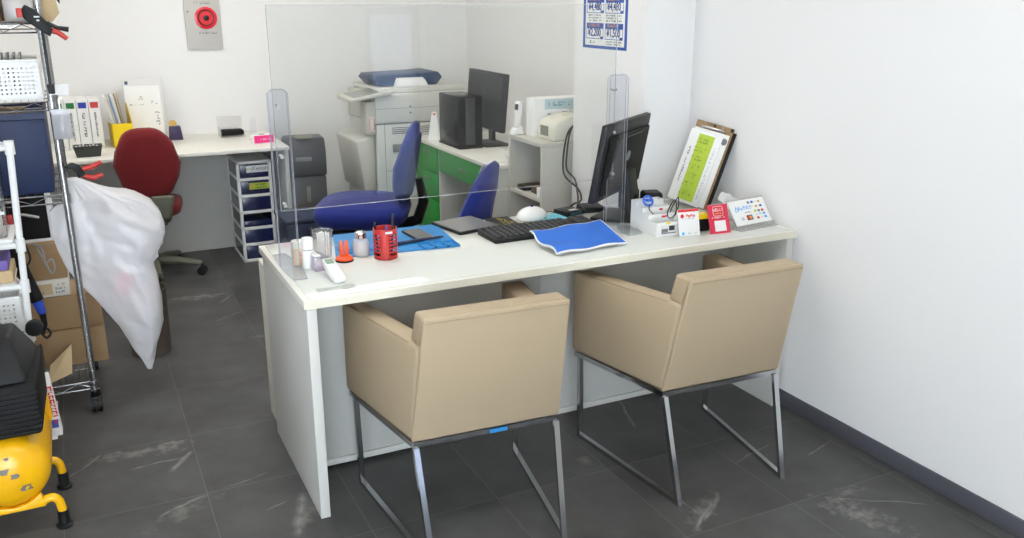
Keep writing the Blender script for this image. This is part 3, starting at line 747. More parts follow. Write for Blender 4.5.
t = thing('payment_sign', 'white tilted sign of payment logos at the right end of the desk', 'sign', (1.748, .105, ZT), math.radians(7))
W2 = .096
Mc = T(0, 0, .012) @ rotm('X', -math.radians(36))
B().box(-W2, W2, -.001, .001, .004, .104).xf(Mc).build('card', PAPER, t, smooth=0)
B().box(-W2 - .008, W2 + .006, .0015, .004, 0, .112).xf(Mc).build('clear_plate', CLEAR_PL, t, smooth=0)
B().box(-W2 - .008, W2 + .006, -.025, .09, 0, .003).build('clear_base', CLEAR_PL, t, smooth=0)
B().box(-W2 - .008, W2 + .006, -.006, .0, .0035, .016).build('clear_lip', CLEAR_PL, t, smooth=0)
Mf = Mc @ T(0, -.0012, 0) @ FACE
text('lettering', 'AirPAY', .024, Mf @ T(-.022, .070, 0), SKYB, t)
b = B().tube([(-.073, .060, .0003), (-.058, .060, .0003), (-.060, .068, .0003), (-.0655, .079, .0003), (-.071, .068, .0003)], .0014, 5, closed=True); b.xf(Mf).build('emblem', SKYB, t)
b = B(); strokes(b, -.03, .008, .049, .055, 1, 0, .0004, seed=2); strokes(b, -.058, -.038, .022, .036, 2, 0, .0004, seed=12); b.xf(Mf).build('print', INK_G, t, smooth=0)
lg = [(.008, .090, INK_G), (.028, .090, INK_BLUE), (.046, .090, PAPER_G), (.064, .089, GOLD), (.018, .073, PAPER_G), (.042, .071, ORANGE_PR), (.066, .071, INK_BLUE),
      (.028, .053, LIME), (.047, .052, INK_G), (.066, .052, INK_RED), (.028, .038, PAPER_G), (.048, .038, PALE_BLUE), (.068, .038, SKYB), (.030, .024, INK_RED), (.050, .024, PAPER_G), (.070, .024, SKYB)]
for i, (x, y, m) in enumerate(lg): B().box(x - .0065, x + .0065, y - .0045, y + .0045, 0, .0004).xf(Mf).build('logo_mark', m, t, smooth=0)
b = B(); b.lathe([(.0075, 0), (.0075, .0004)], (-.018, .030, .0001), 18, mi=0); b.lathe([(.0075, 0), (.0075, .0004)], (-.008, .030, .0002), 18, mi=1); b.box(-.028, .002, .02, .04, -.0002, .0002, 0, 2)
b.xf(Mf).build('logo_mark', [INK_RED, ORANGE_PR, INK], t)
t = thing('tissue', 'crumpled white tissue rising behind the tilted payment sign', 'tissue', (1.75, .27, ZT))
b = B().box(-.06, .06, -.04, .05, 0, .05, .004); b.build('pack', PAPER_G, t)
def tis(u, v):
    return (-.035 + .075 * u + .012 * math.sin(v * 5), -.01 + .03 * math.sin(u * 4) * (1 - v) + .02 * v, .051 + .055 * v * (.35 + .65 * math.sin(PI * min(1, u * .9 + .1)) ) + .006 * math.sin(9 * u))
B().sheet(tis, 14, 8, .0015).build('tissue_sheet', PAPER, t, smooth=80)

# ------------------------------------------------------------------ clipboards leaning in the corner
def board_frame():
    a = math.radians(18); e = V((math.sin(a), -math.cos(a), 0)); n = V((math.cos(a), math.sin(a), 0))
    up = (n * .105 + e * .05 + V((0, 0, .335))).normalized()
    e2 = (e - up * e.dot(up)).normalized(); nn = e2.cross(up)   # nn points to the viewer's side (-x)
    if nn.x > 0: nn = -nn
    return e2, up, nn
e2, up, nn = board_frame()
def board(name, label, cat, base, w, h, th, m):
    M = Matrix(((e2.x, up.x, nn.x, base.x), (e2.y, up.y, nn.y, base.y), (e2.z, up.z, nn.z, base.z), (0, 0, 0, 1)))
    t = bpy.data.objects.new(name, None); COL.objects.link(t); t.matrix_world = M; t.empty_display_size = .05
    tag(t, label, cat)
    B().box(-w / 2, w / 2, 0, h, -th, 0, .002).build('board', m, t)
    return t
bb = V((1.724, .50, ZT + .014))
t = board('clipboard', 'brown hardboard clipboard leaning in the corner with papers clipped on', 'clipboard', bb, .185, .345, .004, CARD)
B().box(-.06, .06, .318, .328, .0002, .008, .002).build('clip', STEEL, t)
B().tube([(-.05, .32, .009), (-.045, .345, .010), (.045, .345, .010), (.05, .32, .009)], .002, 6).build('clip_wire', STEEL, t)
B().lathe([(.006, 0), (.006, .0006)], (0, .337, .0002), 14).build('hole', INK, t)
B().box(.08, .0922, .33, .3445, -.004, .0008).build('corner_cap', BLACK, t)
b = B(); b.box(-.088, .084, .004, .315, .0004, .0042, 0); b.build('papers', PAPER, t, smooth=0)
b = B().lathe([(.014, 0), (.014, .0003)], (.07, .285, .0043), 18); b.build('photo_print', INK_G, t)
t2 = board('flyer_sheaf', 'white flyer with a lime green column leaning on the brown clipboard', 'flyer', bb + nn * .0105 - e2 * .018, .16, .305, .002, PAPER)
b = B(); b.box(-.032, .046, .012, .292, .0002, .0006); b.build('lime_column', LIME, t2, smooth=0)
b = B()
for k in range(7):
    for c in (0, 1): strokes(b, -.032 + c * .03, -.006 + c * .03, .03 + k * .037, .054 + k * .037, 2, .0007, .0003, dens=.6, seed=30 + k * 2 + c)
b.build('column_print', mat('olive_ink', (96, 120, 30), .6), t2, smooth=0)
b = B()
strokes(b, .0, .18, -.008, .008, 1, 0, .0003, seed=77, dens=.9); b.xf(T(-.055, .08, .0003) @ rotm('Z', PI / 2)); b.build('title_print', INK_G, t2, smooth=0); k = B(); strokes(k, .0, .25, -.006, .006, 2, 0, .0003, seed=78, dens=.6); k.xf(T(.062, .03, .0003) @ rotm('Z', PI / 2)); k.build('print', INK_G, t2, smooth=0)
t3 = board('clipboard', 'black clipboard standing behind the brown one against the wall', 'clipboard', bb - nn * .012 + e2 * .012 + V((0, 0, .006)), .185, .325, .004, BLACK)
B().box(-.05, .05, .30, .312, .0002, .0045, .001).build('clip', STEEL, t3)

# ------------------------------------------------------------------ price poster on the pillar
t = thing('price_poster', 'blue framed price list poster on the white pillar', 'poster', (1.627, 1.03, 1.343))
# artwork plane: X to the right as seen, Y up; facing -x
MP = T(-.0012, 0, 0) @ rotm('Z', -PI / 2) @ FACE
B().box(-.183, .183, -.002, .50, -.0008, 0).xf(MP).build('sheet', PAPER, t, smooth=0)
b = B(); b.box(-.183, .183, -.002, .011, .0001, .0005); b.box(-.183, -.163, .011, .482, .0001, .0005); b.box(.163, .183, .011, .482, .0001, .0005); b.box(-.183, .183, .482, .50, .0001, .0005)
b.xf(MP).build('border', INK_BLUE, t, smooth=0)
def price(x0, x1, y0, y1, s, header):
    b = B(); w = .003
    b.box(x0, x1, y0, y0 + w, .0001, .0006); b.box(x0, x1, y1 - w, y1, .0001, .0006); b.box(x0, x0 + w, y0, y1, .0001, .0006); b.box(x1 - w, x1, y0, y1, .0001, .0006)
    b.box(x1 - .026, x1 - w, y0 + .002, y0 + .012, .0001, .0006)
    b.box(x0, x1, y1, y1 + .021, .0001, .0006)
    b.xf(MP).build('price_frame', INK_BLUE, t, smooth=0)
    k = B(); strokes(k, x0 + .02, x1 - .02, y1 + .001, y1 + .022, 1, .0007, .0004, dens=1, seed=int(x0 * 1000) + 500); k.xf(MP).build('header_print', ORANGE_PR, t, smooth=0)
    text('price_lettering', s, .047, MP @ T((x0 + x1) / 2 - .004, (y0 + y1) / 2 + .003, .0008), mat('price_ink', (30, 56, 132), .6), t, sx=.84, bold=.0008)
for v, l, r in ((.039, '¥2,200', '¥1,500'), (.150, '¥4,480', '¥4,480'), (.261, '¥4,480', '¥4,480'), (.372, '¥4,480', '¥4,480')):
    price(-.152, -.008, v, v + .048, l, True)
    price(.006, .150, v, v + .048, r, True)
b = B()
for i, v in enumerate((.014, .113, .224, .335)):
    h = .021 if i == 0 else .034
    strokes(b, -.12 if i == 0 else -.14, -.05 if i == 0 else -.02, v, v + h, 1 if i == 0 else 3, .0002, .0004, seed=i); strokes(b, .012, .15, v, v + h, 2 if i == 0 else 3, .0002, .0004, seed=i + 9)
b.xf(MP).build('print', INK, t, smooth=0)

# ------------------------------------------------------------------ fire alarm panel on the back wall
t = thing('fire_alarm', 'grey fire alarm panel with a round red bell button on the back wall', 'fire alarm', (.27, YB, 1.255))
B().box(-.108, .108, -.018, -.0001, 0, .46, .003).build('panel', GREY_PANEL, t)
MA = T(0, -.0185, 0) @ FACE
B().lathe([(.068, 0), (.066, .006), (.056, .008), (.052, .004)], (.018, .187, 0), 32).xf(MA).build('lamp_ring', ALARM_RED, t)
B().lathe([(.051, 0), (.051, .005), (.03, .003)], (.018, .187, 0), 32).xf(MA).build('push_plate', ALARM_DEEP, t)
B().lathe([(.017, 0), (.017, .012), (.012, .014)], (.018, .187, 0), 20).xf(MA).build('button', BLACK, t)
B().lathe([(.006, 0), (.006, .003)], (-.088, .226, 0), 12).xf(MA).build('screw', INK_G, t)
b = B(); strokes(b, -.045, .055, .265, .315, 2, 0, .0006, dens=.95, seed=3); strokes(b, -.03, .075, .086, .108, 1, 0, .0006, dens=.95, seed=4); b.xf(MA).build('print', INK_G, t, smooth=0)

# ------------------------------------------------------------------ back table along the far wall
t = thing('wall_table', 'long white table along the back wall holding binders', 'table', (0, 0, 0))
B().box(-1.75, .59, 2.84, 3.595, .70, .72, .002).build('tabletop', WHITE_LAM, t)
B().box(-1.72, .565, 3.40, 3.42, 0, .6995, .001).build('modesty_panel', SHADED_WHITE, t)
B().box(.565, .588, 2.87, 3.58, 0, .6995, .001).build('side_panel', SHADED_WHITE, t)
B().box(-1.745, -1.722, 2.87, 3.58, 0, .6995, .001).build('side_panel', SHADED_WHITE, t)

# binders
bx = [-.6075, -.545, -.4825, -.42]
bc = [mat('green_label', (38, 118, 58), .5), mat('green_label', (38, 118, 58), .5), mat('blue_label', (44, 66, 170), .5), mat('red_label', (196, 62, 62), .5)]
bl = ['white binder farthest left, half hidden by the shelf pole', 'white binder with a green spine label', 'white binder with a blue spine label', 'white binder with a red spine label, beside the yellow box']
for i in range(4):
    t = thing('binder', bl[i], 'binder', (bx[i], 3.24, .7205), math.radians(3), 'binders on the wall table')
    B().box(-.030, .030, 0, .26, 0, .285, .003).build('binder_cover', WHITE_PL, t)
    B().box(-.021, .021, -.001, -.0003, .236, .269).build('spine_label', bc[i], t, smooth=0)
    b = B(); strokes(b, 0, .16, -.008 - .004 * (i == 2), .008 + .004 * (i == 2), 1, 0, .0005, dens=1, seed=20 + i); b.xf(T(0, -.0005, .21) @ FACE @ rotm('Z', -PI / 2)).build('spine_print', INK, t, smooth=0)
    B().lathe([(.008, 0), (.008, .0008)], (0, -.0003, .022), 14, (0, -1, 0)).build('finger_hole', INK_G, t)
# yellow file box with folders
t = thing('file_box', 'yellow file box holding leaning folders on the wall table', 'file box', (-.285, 3.22, .7205), math.radians(4))
b = B()
b.box(-.055, .055, 0, .004, 0, .14); b.box(-.055, .055, .2, .204, 0, .12); b.box(-.055, .055, 0, .204, 0, .004)
b.prism([(0, 0), (.204, 0), (.204, .13), (0, .13)], (-.055, 0, 0), (0, 1, 0), (0, 0, 1), (.003, 0, 0)); b.prism([(0, 0), (.204, 0), (.204, .24), (.15, .24), (0, .14)], (.052, 0, 0), (0, 1, 0), (0, 0, 1), (.003, 0, 0))
b.build('box_body', YELLOW_PL, t, smooth=0)
fc = [(PAPER_G, 'grey white folder leftmost in the yellow file box'), (mat('beige_file', (196, 186, 166), .7), 'beige folder second from left in the yellow file box'), (mat('blue_grey_file', (120, 150, 184), .7), 'blue grey folder in the middle of the yellow file box'), (PAPER, 'white folder right of the blue grey one in the yellow box'), (mat('olive_file', (140, 132, 112), .7), 'olive brown folder in the yellow file box'), (mat('tan_file', (176, 150, 118), .7), 'tan folder rightmost in the yellow file box')]
for i, (m, lb) in enumerate(fc):
    o = B().hexa([(-.004, 0, 0), (.004, 0, 0), (.004, .16, 0), (-.004, .16, 0), (-.064 + i * .005, 0, .285 - .01 * (i % 3)), (-.056 + i * .005, 0, .285 - .01 * (i % 3)), (-.056 + i * .005, .16, .292), (-.064 + i * .005, .16, .292)]).build('folder', m, None, (-.303 + i * .0095, 3.245, .7255), 0, 0)
    tag(o, lb, 'folder', 'folders in the yellow box')
# white printed box leaning
t = thing('document_box', 'white printed document box leaning on the back wall', 'box', (-.135, 3.43, .7205), math.radians(0))
Mb = rotm('X', math.radians(-12))
B().box(-.11, .11, 0, .045, 0, .375, .002).xf(Mb).build('box_body', PAPER_G, t)
B().box(-.105, .095, -.004, -.0005, .0, .335).xf(Mb).build('front_sheet', PAPER, t, smooth=0)
Mf = Mb @ T(0, -.0045, 0) @ FACE
b = B(); b.box(-.098, -.08, .345, .365, -.004, -.0035); b.xf(Mf).build('dark_mark', COPY_D, t, smooth=0)
b = B(); strokes(b, -.03, .0, .25, .275, 2, 0, .0005, seed=2); strokes(b, .04, .08, .22, .245, 2, 0, .0005, seed=3); strokes(b, .055, .085, .09, .18, 5, 0, .0005, seed=5); strokes(b, -.085, .03, .215, .228, 1, 0, .0005, seed=6, dens=.5)
b.xf(Mf).build('print', INK_G, t, smooth=0)
t = thing('parts_tray', 'dark green tray of small things in front of the binders', 'tray', (-.485, 2.985, .7205))
b = B(); z = .055
b.hexa([(-.06, -.035, 0), (.06, -.035, 0), (.06, .035, 0), (-.06, .035, 0), (-.072, -.045, z), (.072, -.045, z), (.072, .045, z), (-.072, .045, z)], .003)
b.build('tray_body', mat('dark_green_grey', (52, 58, 54), .5), t)
b = B(); b.box(-.074, .074, -.047, -.041, z, z + .006); b.box(-.074, .074, .041, .047, z, z + .006); b.box(-.074, -.068, -.041, .041, z, z + .006); b.box(.068, .074, -.041, .041, z, z + .006); b.build('rim', mat('dark_green_grey', (52, 58, 54), .5), t, smooth=0)
b = B(); [b.box(-.06 + k * .017, -.05 + k * .017, -.03 + .02 * (k % 3), -.015 + .02 * (k % 3), z, z + .008) for k in range(7)]; o = b.build('contents', PAPER_G, t, smooth=0)
t = thing('tape_holder', 'dark purple holder with a yellow tape roll on top', 'tape holder', (.02, 3.42, .7205))
B().hexa([(-.04, -.03, 0), (.04, -.03, 0), (.04, .03, 0), (-.04, .03, 0), (-.034, -.026, .085), (.030, -.026, .085), (.030, .026, .085), (-.034, .026, .085)], .006).build('holder_body', PURPLE, t)
B().lathe([(.022, 0), (.022, .02)], (-.012, -.01, .10), 20, (0, 1, 0)).build('tape_roll', GOLD, t)
t = thing('paper_tray', 'flat black paper stack in a clear tray on the wall table', 'tray', (.355, 3.42, .7205))
b = B(); b.box(-.075, .075, -.06, .06, 0, .008); b.box(-.075, .075, .055, .06, .008, .12); b.box(-.075, -.072, -.06, .06, .008, .06); b.build('clear_tray', CLEAR_PL, t, smooth=0)
B().box(-.068, .068, -.057, .05, .012, .04, .003).build('black_stack', BLACK_MATTE, t)
t = thing('tissue_box', 'pink and white carton beside the black paper stack', 'carton', (.475, 3.06, .7205), math.radians(6))
B().box(-.058, .058, -.04, .04, 0, .05, .002).build('carton_top', PAPER, t)
B().box(-.0586, .0586, -.0408, -.0402, .004, .049).build('pink_front', PINK, t, smooth=0)
b = B(); strokes(b, -.02, .05, .018, .034, 1, 0, .0004, seed=4, dens=.9); b.xf(T(0, -.041, 0) @ FACE).build('print', PAPER, t, smooth=0)
B().lathe([(.018, 0), (.018, .001)], (0, 0, .0501), 18).build('opening', INK_G, t)
t = thing('acrylic_leaf', 'clear curved acrylic card holder standing by the pink carton', 'card holder', (.455, 3.2, .7205))
def leaf(u, v): return (-.018 + .036 * u, .02 - .05 * (v - .3) ** 2, .002 + .14 * v - .03 * abs(u - .5) * v)
B().sheet(leaf, 6, 12, .003).build('leaf', ACRYLIC_STAND, t, smooth=60)
B().box(-.03, .03, -.02, .03, 0, .003).build('foot', ACRYLIC_STAND, t, smooth=0)

# ------------------------------------------------------------------ six drawer tower
t = thing('drawer_tower', 'white and navy six drawer plastic tower under the wall table', 'drawers', (.40, 2.99, 0))
hh = .625; b = B()
for x in (-.103, .085):
    for y in (0, .34): b.box(x, x + .018, y, y + .02, 0, hh, .003)
for k in range(7): b.box(-.103, .103, 0, .36, k * .1010, k * .1010 + .018, .003)
b.build('frame', WHITE_PL, t)
for k in range(6):
    z0 = k * .101 + .0185; dz = .0815
    d = B(); d.box(-.0848, .0848, .004, .35, z0, z0 + (dz if k != 2 else dz * .45), .004); d = d.build('drawer', NAVY_CLEAR, t)
    B().box(-.03, .03, -.006, .0035, z0 + .012, z0 + .022, .002).build('drawer_handle', NAVY_CLEAR, d)
    for sx in (-1, 1): B().box(sx * .094 - .0035, sx * .094 + .0035, .022, .338, z0, z0 + dz * .9).build('side_window', NAVY_CLEAR, d, smooth=0)
o = B().box(-.045, .083, .0005, .0032, .555, .597).build('paper_label', PAPER, t, smooth=0)
text('lettering', 'eco', .026, T(-.027, -.0002, .578) @ FACE, LIME, t)
text('lettering', 'Xenoh', .036, T(.035, -.0002, .578) @ FACE, INK_G, t)
B().box(-.035, .083, .0005, .0032, .452, .49).build('lime_label', LIME, t, smooth=0)
b = B(); strokes(b, .0, .075, .454, .488, 2, 0, .0004, seed=9, dens=.95); b.xf(T(0, -.0001, 0) @ FACE).build('print', INK, t, smooth=0)
b = B(); strokes(b, -.03, -.008, .456, .486, 2, 0, .0004, seed=10, dens=.95); b.xf(T(0, -.0001, 0) @ FACE).build('red_print', INK_RED, t, smooth=0)

# ------------------------------------------------------------------ shredder
t = thing('paper_shredder', 'dark grey paper shredder standing right of the drawer tower', 'shredder', (.735, 3.12, 0), math.radians(-6))
B().box(-.115, .115, -.13, .14, .05, .50, .01).build('bin', mat('shredder_grey', (70, 71, 78), .45), t)
b = B().prism([(-.14, .505), (.15, .505), (.15, .70), (.07, .735), (-.10, .735), (-.14, .66)], (-.12, 0, 0), (0, 1, 0), (0, 0, 1), (.24, 0, 0), .012, 0, 3); b.build('head', mat('shredder_head', (54, 56, 64), .4), t)
B().box(-.05, .05, -.128, .0, .7352, .742, .002).build('label', GREY_PL, t)
B().box(-.07, .03, -.148, -.1415, .60, .625, .002).xf(T(0, 0, 0)).build('emblem', INK_G, t)
B().box(-.012, .012, -.134, -.1305, .34, .44, .002).build('window', GREY_PL, t)
b = B(); [b.cyl((x, y, .0), (x, y, .0495), .018, n=12) for x in (-.09, .09) for y in (-.1, .11)]; b.build('foot', BLACK, t)
# navy bin nearer
t = thing('waste_bin', 'dark navy plastic bin between the reception desk and the shredder', 'bin', (.62, 2.52, 0), 0)
b = B(); b.hexa([(-.15, -.12, 0), (.15, -.12, 0), (.15, .12, 0), (-.15, .12, 0), (-.18, -.145, .36), (.18, -.145, .36), (.18, .145, .36), (-.18, .145, .36)], .012); b.build('bin_body', mat('slate_navy', (36, 48, 72), .5), t)
b = B().box(-.185, .185, -.15, .15, .361, .385, .008); b.build('lid', mat('slate_navy', (36, 48, 72), .5), t)
B().tube([(-.05, -.152, .33), (-.05, -.165, .34), (-.045, -.165, .28), (-.04, -.15, .26)], .006, 8).build('hook', STEEL, t)

# ------------------------------------------------------------------ office chairs
def base_parts(t, r, m, a0, zc=.42, colm=BLACK):
    for k in range(5):
        a = a0 + k * 2 * PI / 5; c, s = math.cos(a), math.sin(a)
        arm = B().tube([(.03 * c, .03 * s, .10), (.5 * r * c, .5 * r * s, .095), (r * c, r * s, .072)], .02, 8, rs=[.027, .022, .017]).build('base_arm', m, t)
        w = B()
        for q in (-.013, .013): w.cyl((r * c - s * q - s * .009, r * s + c * q + c * .009, .027), (r * c - s * q + s * .009, r * s + c * q - c * .009, .027), .0265, n=16)
        w.cyl((r * c, r * s, .03), (r * c, r * s, .07), .008, n=8)
        w.build('caster', BLACK, arm)
    B().lathe([(.035, .075), (.035, .13), (.028, .135), (.028, .26), (.018, .261), (.018, zc)], n=20).build('gas_column', colm, t)
def cushion(w0, w1, d, th, zc, dome=.02, n=16):
    """rounded seat pad"""
    b = B(); k = 28; rings = []
    def outline(s, z):
        pts = []
        for j in range(k):
            a = 2 * PI * j / k; c, sn = math.cos(a), math.sin(a)
            e = .45
            x = math.copysign(abs(c) ** e, c); y = math.copysign(abs(sn) ** e, sn)
            w = w0 + (w1 - w0) * (y + 1) / 2
            pts.append(V((x * w * s, y * d * s, z)))
        return pts
    prof = [(.001, zc - th), (.8, zc - th), (.95, zc - th * .8), (1.0, zc - th * .45), (.97, zc - th * .12), (.86, zc), (.5, zc + dome * .7), (.001, zc + dome)]
    vs = []; fs = []
    for s, z in prof: vs += outline(s, z)
    for i in range(len(prof) - 1):
        for j in range(k): fs.append((i * k + j, i * k + (j + 1) % k, (i + 1) * k + (j + 1) % k, (i + 1) * k + j))
    return b.add(vs, fs)
def backpad(w_bot, w_mid, w_top, z0, z1, th, lean, n=18, wr=0.0, curve=.02):
    """rounded back pad in the XZ plane, front is +Y; leans to -Y going up"""
    b = B(); k = 30; vs = []; fs = []
    zc, hz = (z0 + z1) / 2, (z1 - z0) / 2
    def width(tz):
        return (w_bot + (w_mid - w_bot) * (tz + 1)) if tz < 0 else (w_mid + (w_top - w_mid) * tz)
    prof = [(.001, -1.0), (.7, -.98), (.93, -.75), (1.0, 0), (.93, .75), (.7, .95), (.001, 1.0)]
    for s, yy in prof:
        for j in range(k):
            a = 2 * PI * j / k; c, sn = math.cos(a), math.sin(a); e = .62
            X = math.copysign(abs(c) ** e, c); Z = math.copysign(abs(sn) ** e, sn)
            tz = Z * s
            p = V((X * s * width(Z), 0, zc + tz * hz))
            p.y = -(p.z - z0) * math.tan(lean) + yy * th / 2 + curve * ((p.x / w_mid) ** 2)
            if wr: p.y += wr * noise.noise(V((p.x * 14, p.z * 14, yy))); p.x += wr * noise.noise(V((p.z * 20, yy, 3)))
            vs.append(p)
    for i in range(len(prof) - 1):
        for j in range(k): fs.append((i * k + j, (i + 1) * k + j, (i + 1) * k + (j + 1) % k, i * k + (j + 1) % k))
    return b.add(vs, fs)

t = thing('office_chair', 'red fabric office chair at the back wall table', 'chair', (-.215, 2.93, 0), math.radians(-6))
cushion(.20, .21, .2, .075, .455).xf(T(-.02, .0, 0)).build('seat', RED_FAB, t, smooth=70)
backpad(.125, .172, .125, .50, .905, .075, math.radians(8), wr=.008).xf(T(.032, -.235, 0)).build('backrest', RED_FAB, t, smooth=70)
b = B().hexa([(.06, -.28, .40), (.12, -.28, .40), (.12, -.2, .36), (.06, -.2, .36), (.03, -.305, .535), (.155, -.305, .535), (.155, -.28, .535), (.03, -.28, .535)], .014, 0, 3); b.build('back_support', OLIVE_PL, t)
B().box(-.03, .1, -.2, .1, .345, .369, .008).build('mechanism', OLIVE_PL, t)
base_parts(t, .26, OLIVE_PL, math.radians(-12), .345, OLIVE_PL)

def blue_chair(label, loc, rz, shell, dz=0, by=-.2):
    t = thing('office_chair', label, 'chair', loc, rz)
    cushion(.235, .25, .24, .115, .505, .035).xf(T(0, .03, dz)).build('seat', BLUE_FAB, t, smooth=70)
    backpad(.185, .21, .125, .50, .915, .055, math.radians(10), wr=.003, curve=.05).xf(T(0, by, dz)).build('backrest', BLUE_FAB, t, smooth=70)
    if shell:
        backpad(.13, .16, .06, .53, .86, .02, math.radians(10), curve=.05).xf(T(0, by - .036, dz)).build('back_shell', BLUE_SHELL, t, smooth=70)
    B().tube([(0, -.262, .62), (0, -.285, .50), (0, -.25, .40), (0, -.15, .365), (0, .0, .36)], .02, 8, rs=[.02, .026, .03, .03, .03]).xf(T(0, 0, dz) @ Matrix.Diagonal((1.6, 1, 1, 1))).build('back_support', BLACK, t)
    B().box(-.2, .2, -.18, .2, .365 + dz, .386 + dz, .01).build('seat_pan', BLACK, t)
    base_parts(t, .28, BLACK, .3, .36 + dz)
    return t
blue_chair('blue office chair on the left, its seat in full view behind the partition', (.80, 1.97, 0), math.radians(64), True, .045, -.185)
blue_chair('blue office chair close behind the reception desk, only its back in view', (.795, 1.08, 0), math.radians(50), False, -.01, -.215)

# ------------------------------------------------------------------ copier
t = thing('copier', 'large grey white office copier in the far corner', 'copier', (1.165, 2.95, 0))
B().box(0, .62, 0, .60, .04, .80, .008).build('body', COPY_W, t)
B().box(-.005, .625, -.005, .60, .803, .985, .008).build('scanner_unit', COPY_W, t)
B().box(.03, .62, .04, .58, .987, 1.02, .006).build('lid', COPY_W, t)
B().prism([(.07, 1.022), (.46, 1.022), (.50, 1.07), (.47, 1.105), (.36, 1.098), (.05, 1.09), (.03, 1.065)], (0, .12, 0), (1, 0, 0), (0, 0, 1), (0, .34, 0), .008).build('document_feeder', COPY_D, t)
B().hexa([(.16, .06, 1.022), (.38, .06, 1.022), (.38, .118, 1.022), (.16, .118, 1.022), (.18, .07, 1.06), (.36, .07, 1.06), (.36, .118, 1.075), (.18, .118, 1.075)], .003).build('paper_stop', PAPER, t)
cp = B().hexa([(-.17, -.03, .945), (.1, -.03, .985), (.1, .28, .985), (-.17, .28, .945), (-.17, -.03, .965), (.1, -.03, 1.01), (.1, .28, 1.02), (-.17, .28, .975)], .006).build('control_panel', COPY_W, t)
B().hexa([(-.14, .0, .9715), (.03, .0, .9995), (.03, .22, 1.007), (-.14, .22, .979), (-.14, .0, .974), (.03, .0, 1.002), (.03, .22, 1.0095), (-.14, .22, .9815)]).build('touch_screen', mat('grey_lcd', (150, 152, 148), .3), cp, smooth=0)
B().box(-.065, -.006, .0, .12, .74, .944, .006).build('panel_arm', COPY_W, t)
b = B().box(-.048, -.012, -.0015, -.0003, .76, .85); b.build('sticker', PAPER, t, smooth=0)
b = B(); b.tube([(-.044, -.002, .77), (-.016, -.002, .77), (-.016, -.002, .84), (-.044, -.002, .84)], .002, 5, closed=True); b.build('red_sticker_frame', INK_RED, t)
# slanted bypass tray on the left face
B().hexa([(-.085, .02, .36), (-.007, .02, .36), (-.007, .5, .36), (-.085, .5, .36), (-.13, .02, .70), (-.007, .02, .735), (-.007, .5, .735), (-.13, .5, .70)], .014, 0, 3).build('side_tray', COPY_W, t)
B().box(-.065, -.007, .04, .47, .12, .352, .01).build('side_door', COPY_W, t)
b = B()
for k in range(4):
    for x0, w in ((.10, .14), (.29, .12)): b.box(x0, x0 + w, -.0018, -.0003, .735 + k * .012, .740 + k * .012)
b.build('vent', INK_G, t, smooth=0)
b = B(); [b.box(x, x + .012, -.0065, -.0052, z, z + .01) for x in (.22, .5) for z in (.86, .9)]; b.build('screw', INK_G, t, smooth=0)
b = B(); b.box(.002, .618, -.0012, -.0002, .798, .801); b.box(.05, .62, -.0012, -.0002, .50, .503); b.box(.05, .053, -.0012, -.0002, .04, .80); b.box(-.004, .62, -.0062, -.0052, .895, .897); b.build('seam', INK_G, t, smooth=0)
B().box(.10, .2, -.006, -.0003, .62, .67, .003).build('door_latch', GREY_PL, t)
B().box(.10, .32, -.004, -.0003, .40, .58, .003).build('door', COPY_W, t)
B().tube([(.55, -.004, .83), (.50, -.03, .80), (.56, -.03, .79)], .004, 6).build('cable', BLACK, t)

# ------------------------------------------------------------------ green desk along the niche wall
t = thing('staff_desk', 'white desk with green drawer fronts along the side wall', 'desk', (1.39, 1.725, 0))
B().box(0, .67, 0, 1.20, .70, .72, .002).build('tabletop', WHITE_LAM, t)
B().box(.02, .66, .01, .03, 0, .6995, .001).build('side_panel', SHADED_WHITE, t)
B().box(.02, .66, .78, .80, 0, .6995, .001).build('side_panel', SHADED_WHITE, t)
B().box(.02, .66, 1.17, 1.19, 0, .6995, .001).build('side_panel', SHADED_WHITE, t)
B().box(.60, .62, .0305, .7795, .2, .6995, .001).build('modesty_panel', GREY_LAM, t)
d = B().box(.012, .5, .032, .775, .565, .697, .002).build('drawer', GREEN_PL, t)
B().box(.005, .0115, .36, .46, .62, .635, .002).build('drawer_handle', GREY_PL, d)
for k, (z0, z1) in enumerate(((.03, .36), (.365, .53), (.535, .697))):
    d = B().box(.012, .6, .803, 1.167, z0, z1, .002).build('drawer', GREEN_PL, t)
    B().box(.005, .0115, .93, 1.03, z1 - .05, z1 - .035, .002).build('drawer_handle', GREY_PL, d)
# desktop tower
t = thing('desktop_computer', 'glossy black computer tower standing on the staff desk', 'computer', (1.525, 2.30, .7205))
B().box(-.075, .078, 0, .30, .012, .300, .006).build('case', BLACK_GLOSS, t)
B().box(-.08, .07, -.02, .30, 0, .0115, .003).build('stand', BLACK, t)
B().box(-.03, .03, -.0012, -.0002, .02, .29).build('front_strip', DGREY, t, smooth=0)
# tall monitor
t = thing('computer_monitor', 'tall dark grey monitor on the staff desk behind the black tower', 'monitor', (1.675, 2.40, .7205), math.radians(-92))
Mm = T(0, 0, .265) @ rotm('X', math.radians(-5))
B().box(-.27, .27, -.018, .018, -.165, .165, .006).xf(Mm).build('panel', MON_GREY, t)
B().box(-.258, .258, -.0195, -.0182, -.15, .15).xf(Mm).build('screen', mat('off_screen', (46, 47, 50), .4, spec=.3), t, smooth=0)
B().lathe([(.03, 0), (.03, .0008)], (0, -.0196, .05), 24, (0, -1, 0)).xf(Mm).build('emblem', DGREY, t)
B().box(-.03, .03, .022, .045, .02, .25, .004).build('stand_neck', BLACK, t)
B().box(-.12, .12, -.06, .10, 0, .012, .004).build('foot', BLACK, t)
t = thing('paper_stand', 'small white folded notice with red mark beside the black tower', 'notice', (1.465, 2.72, .7205), math.radians(-30))
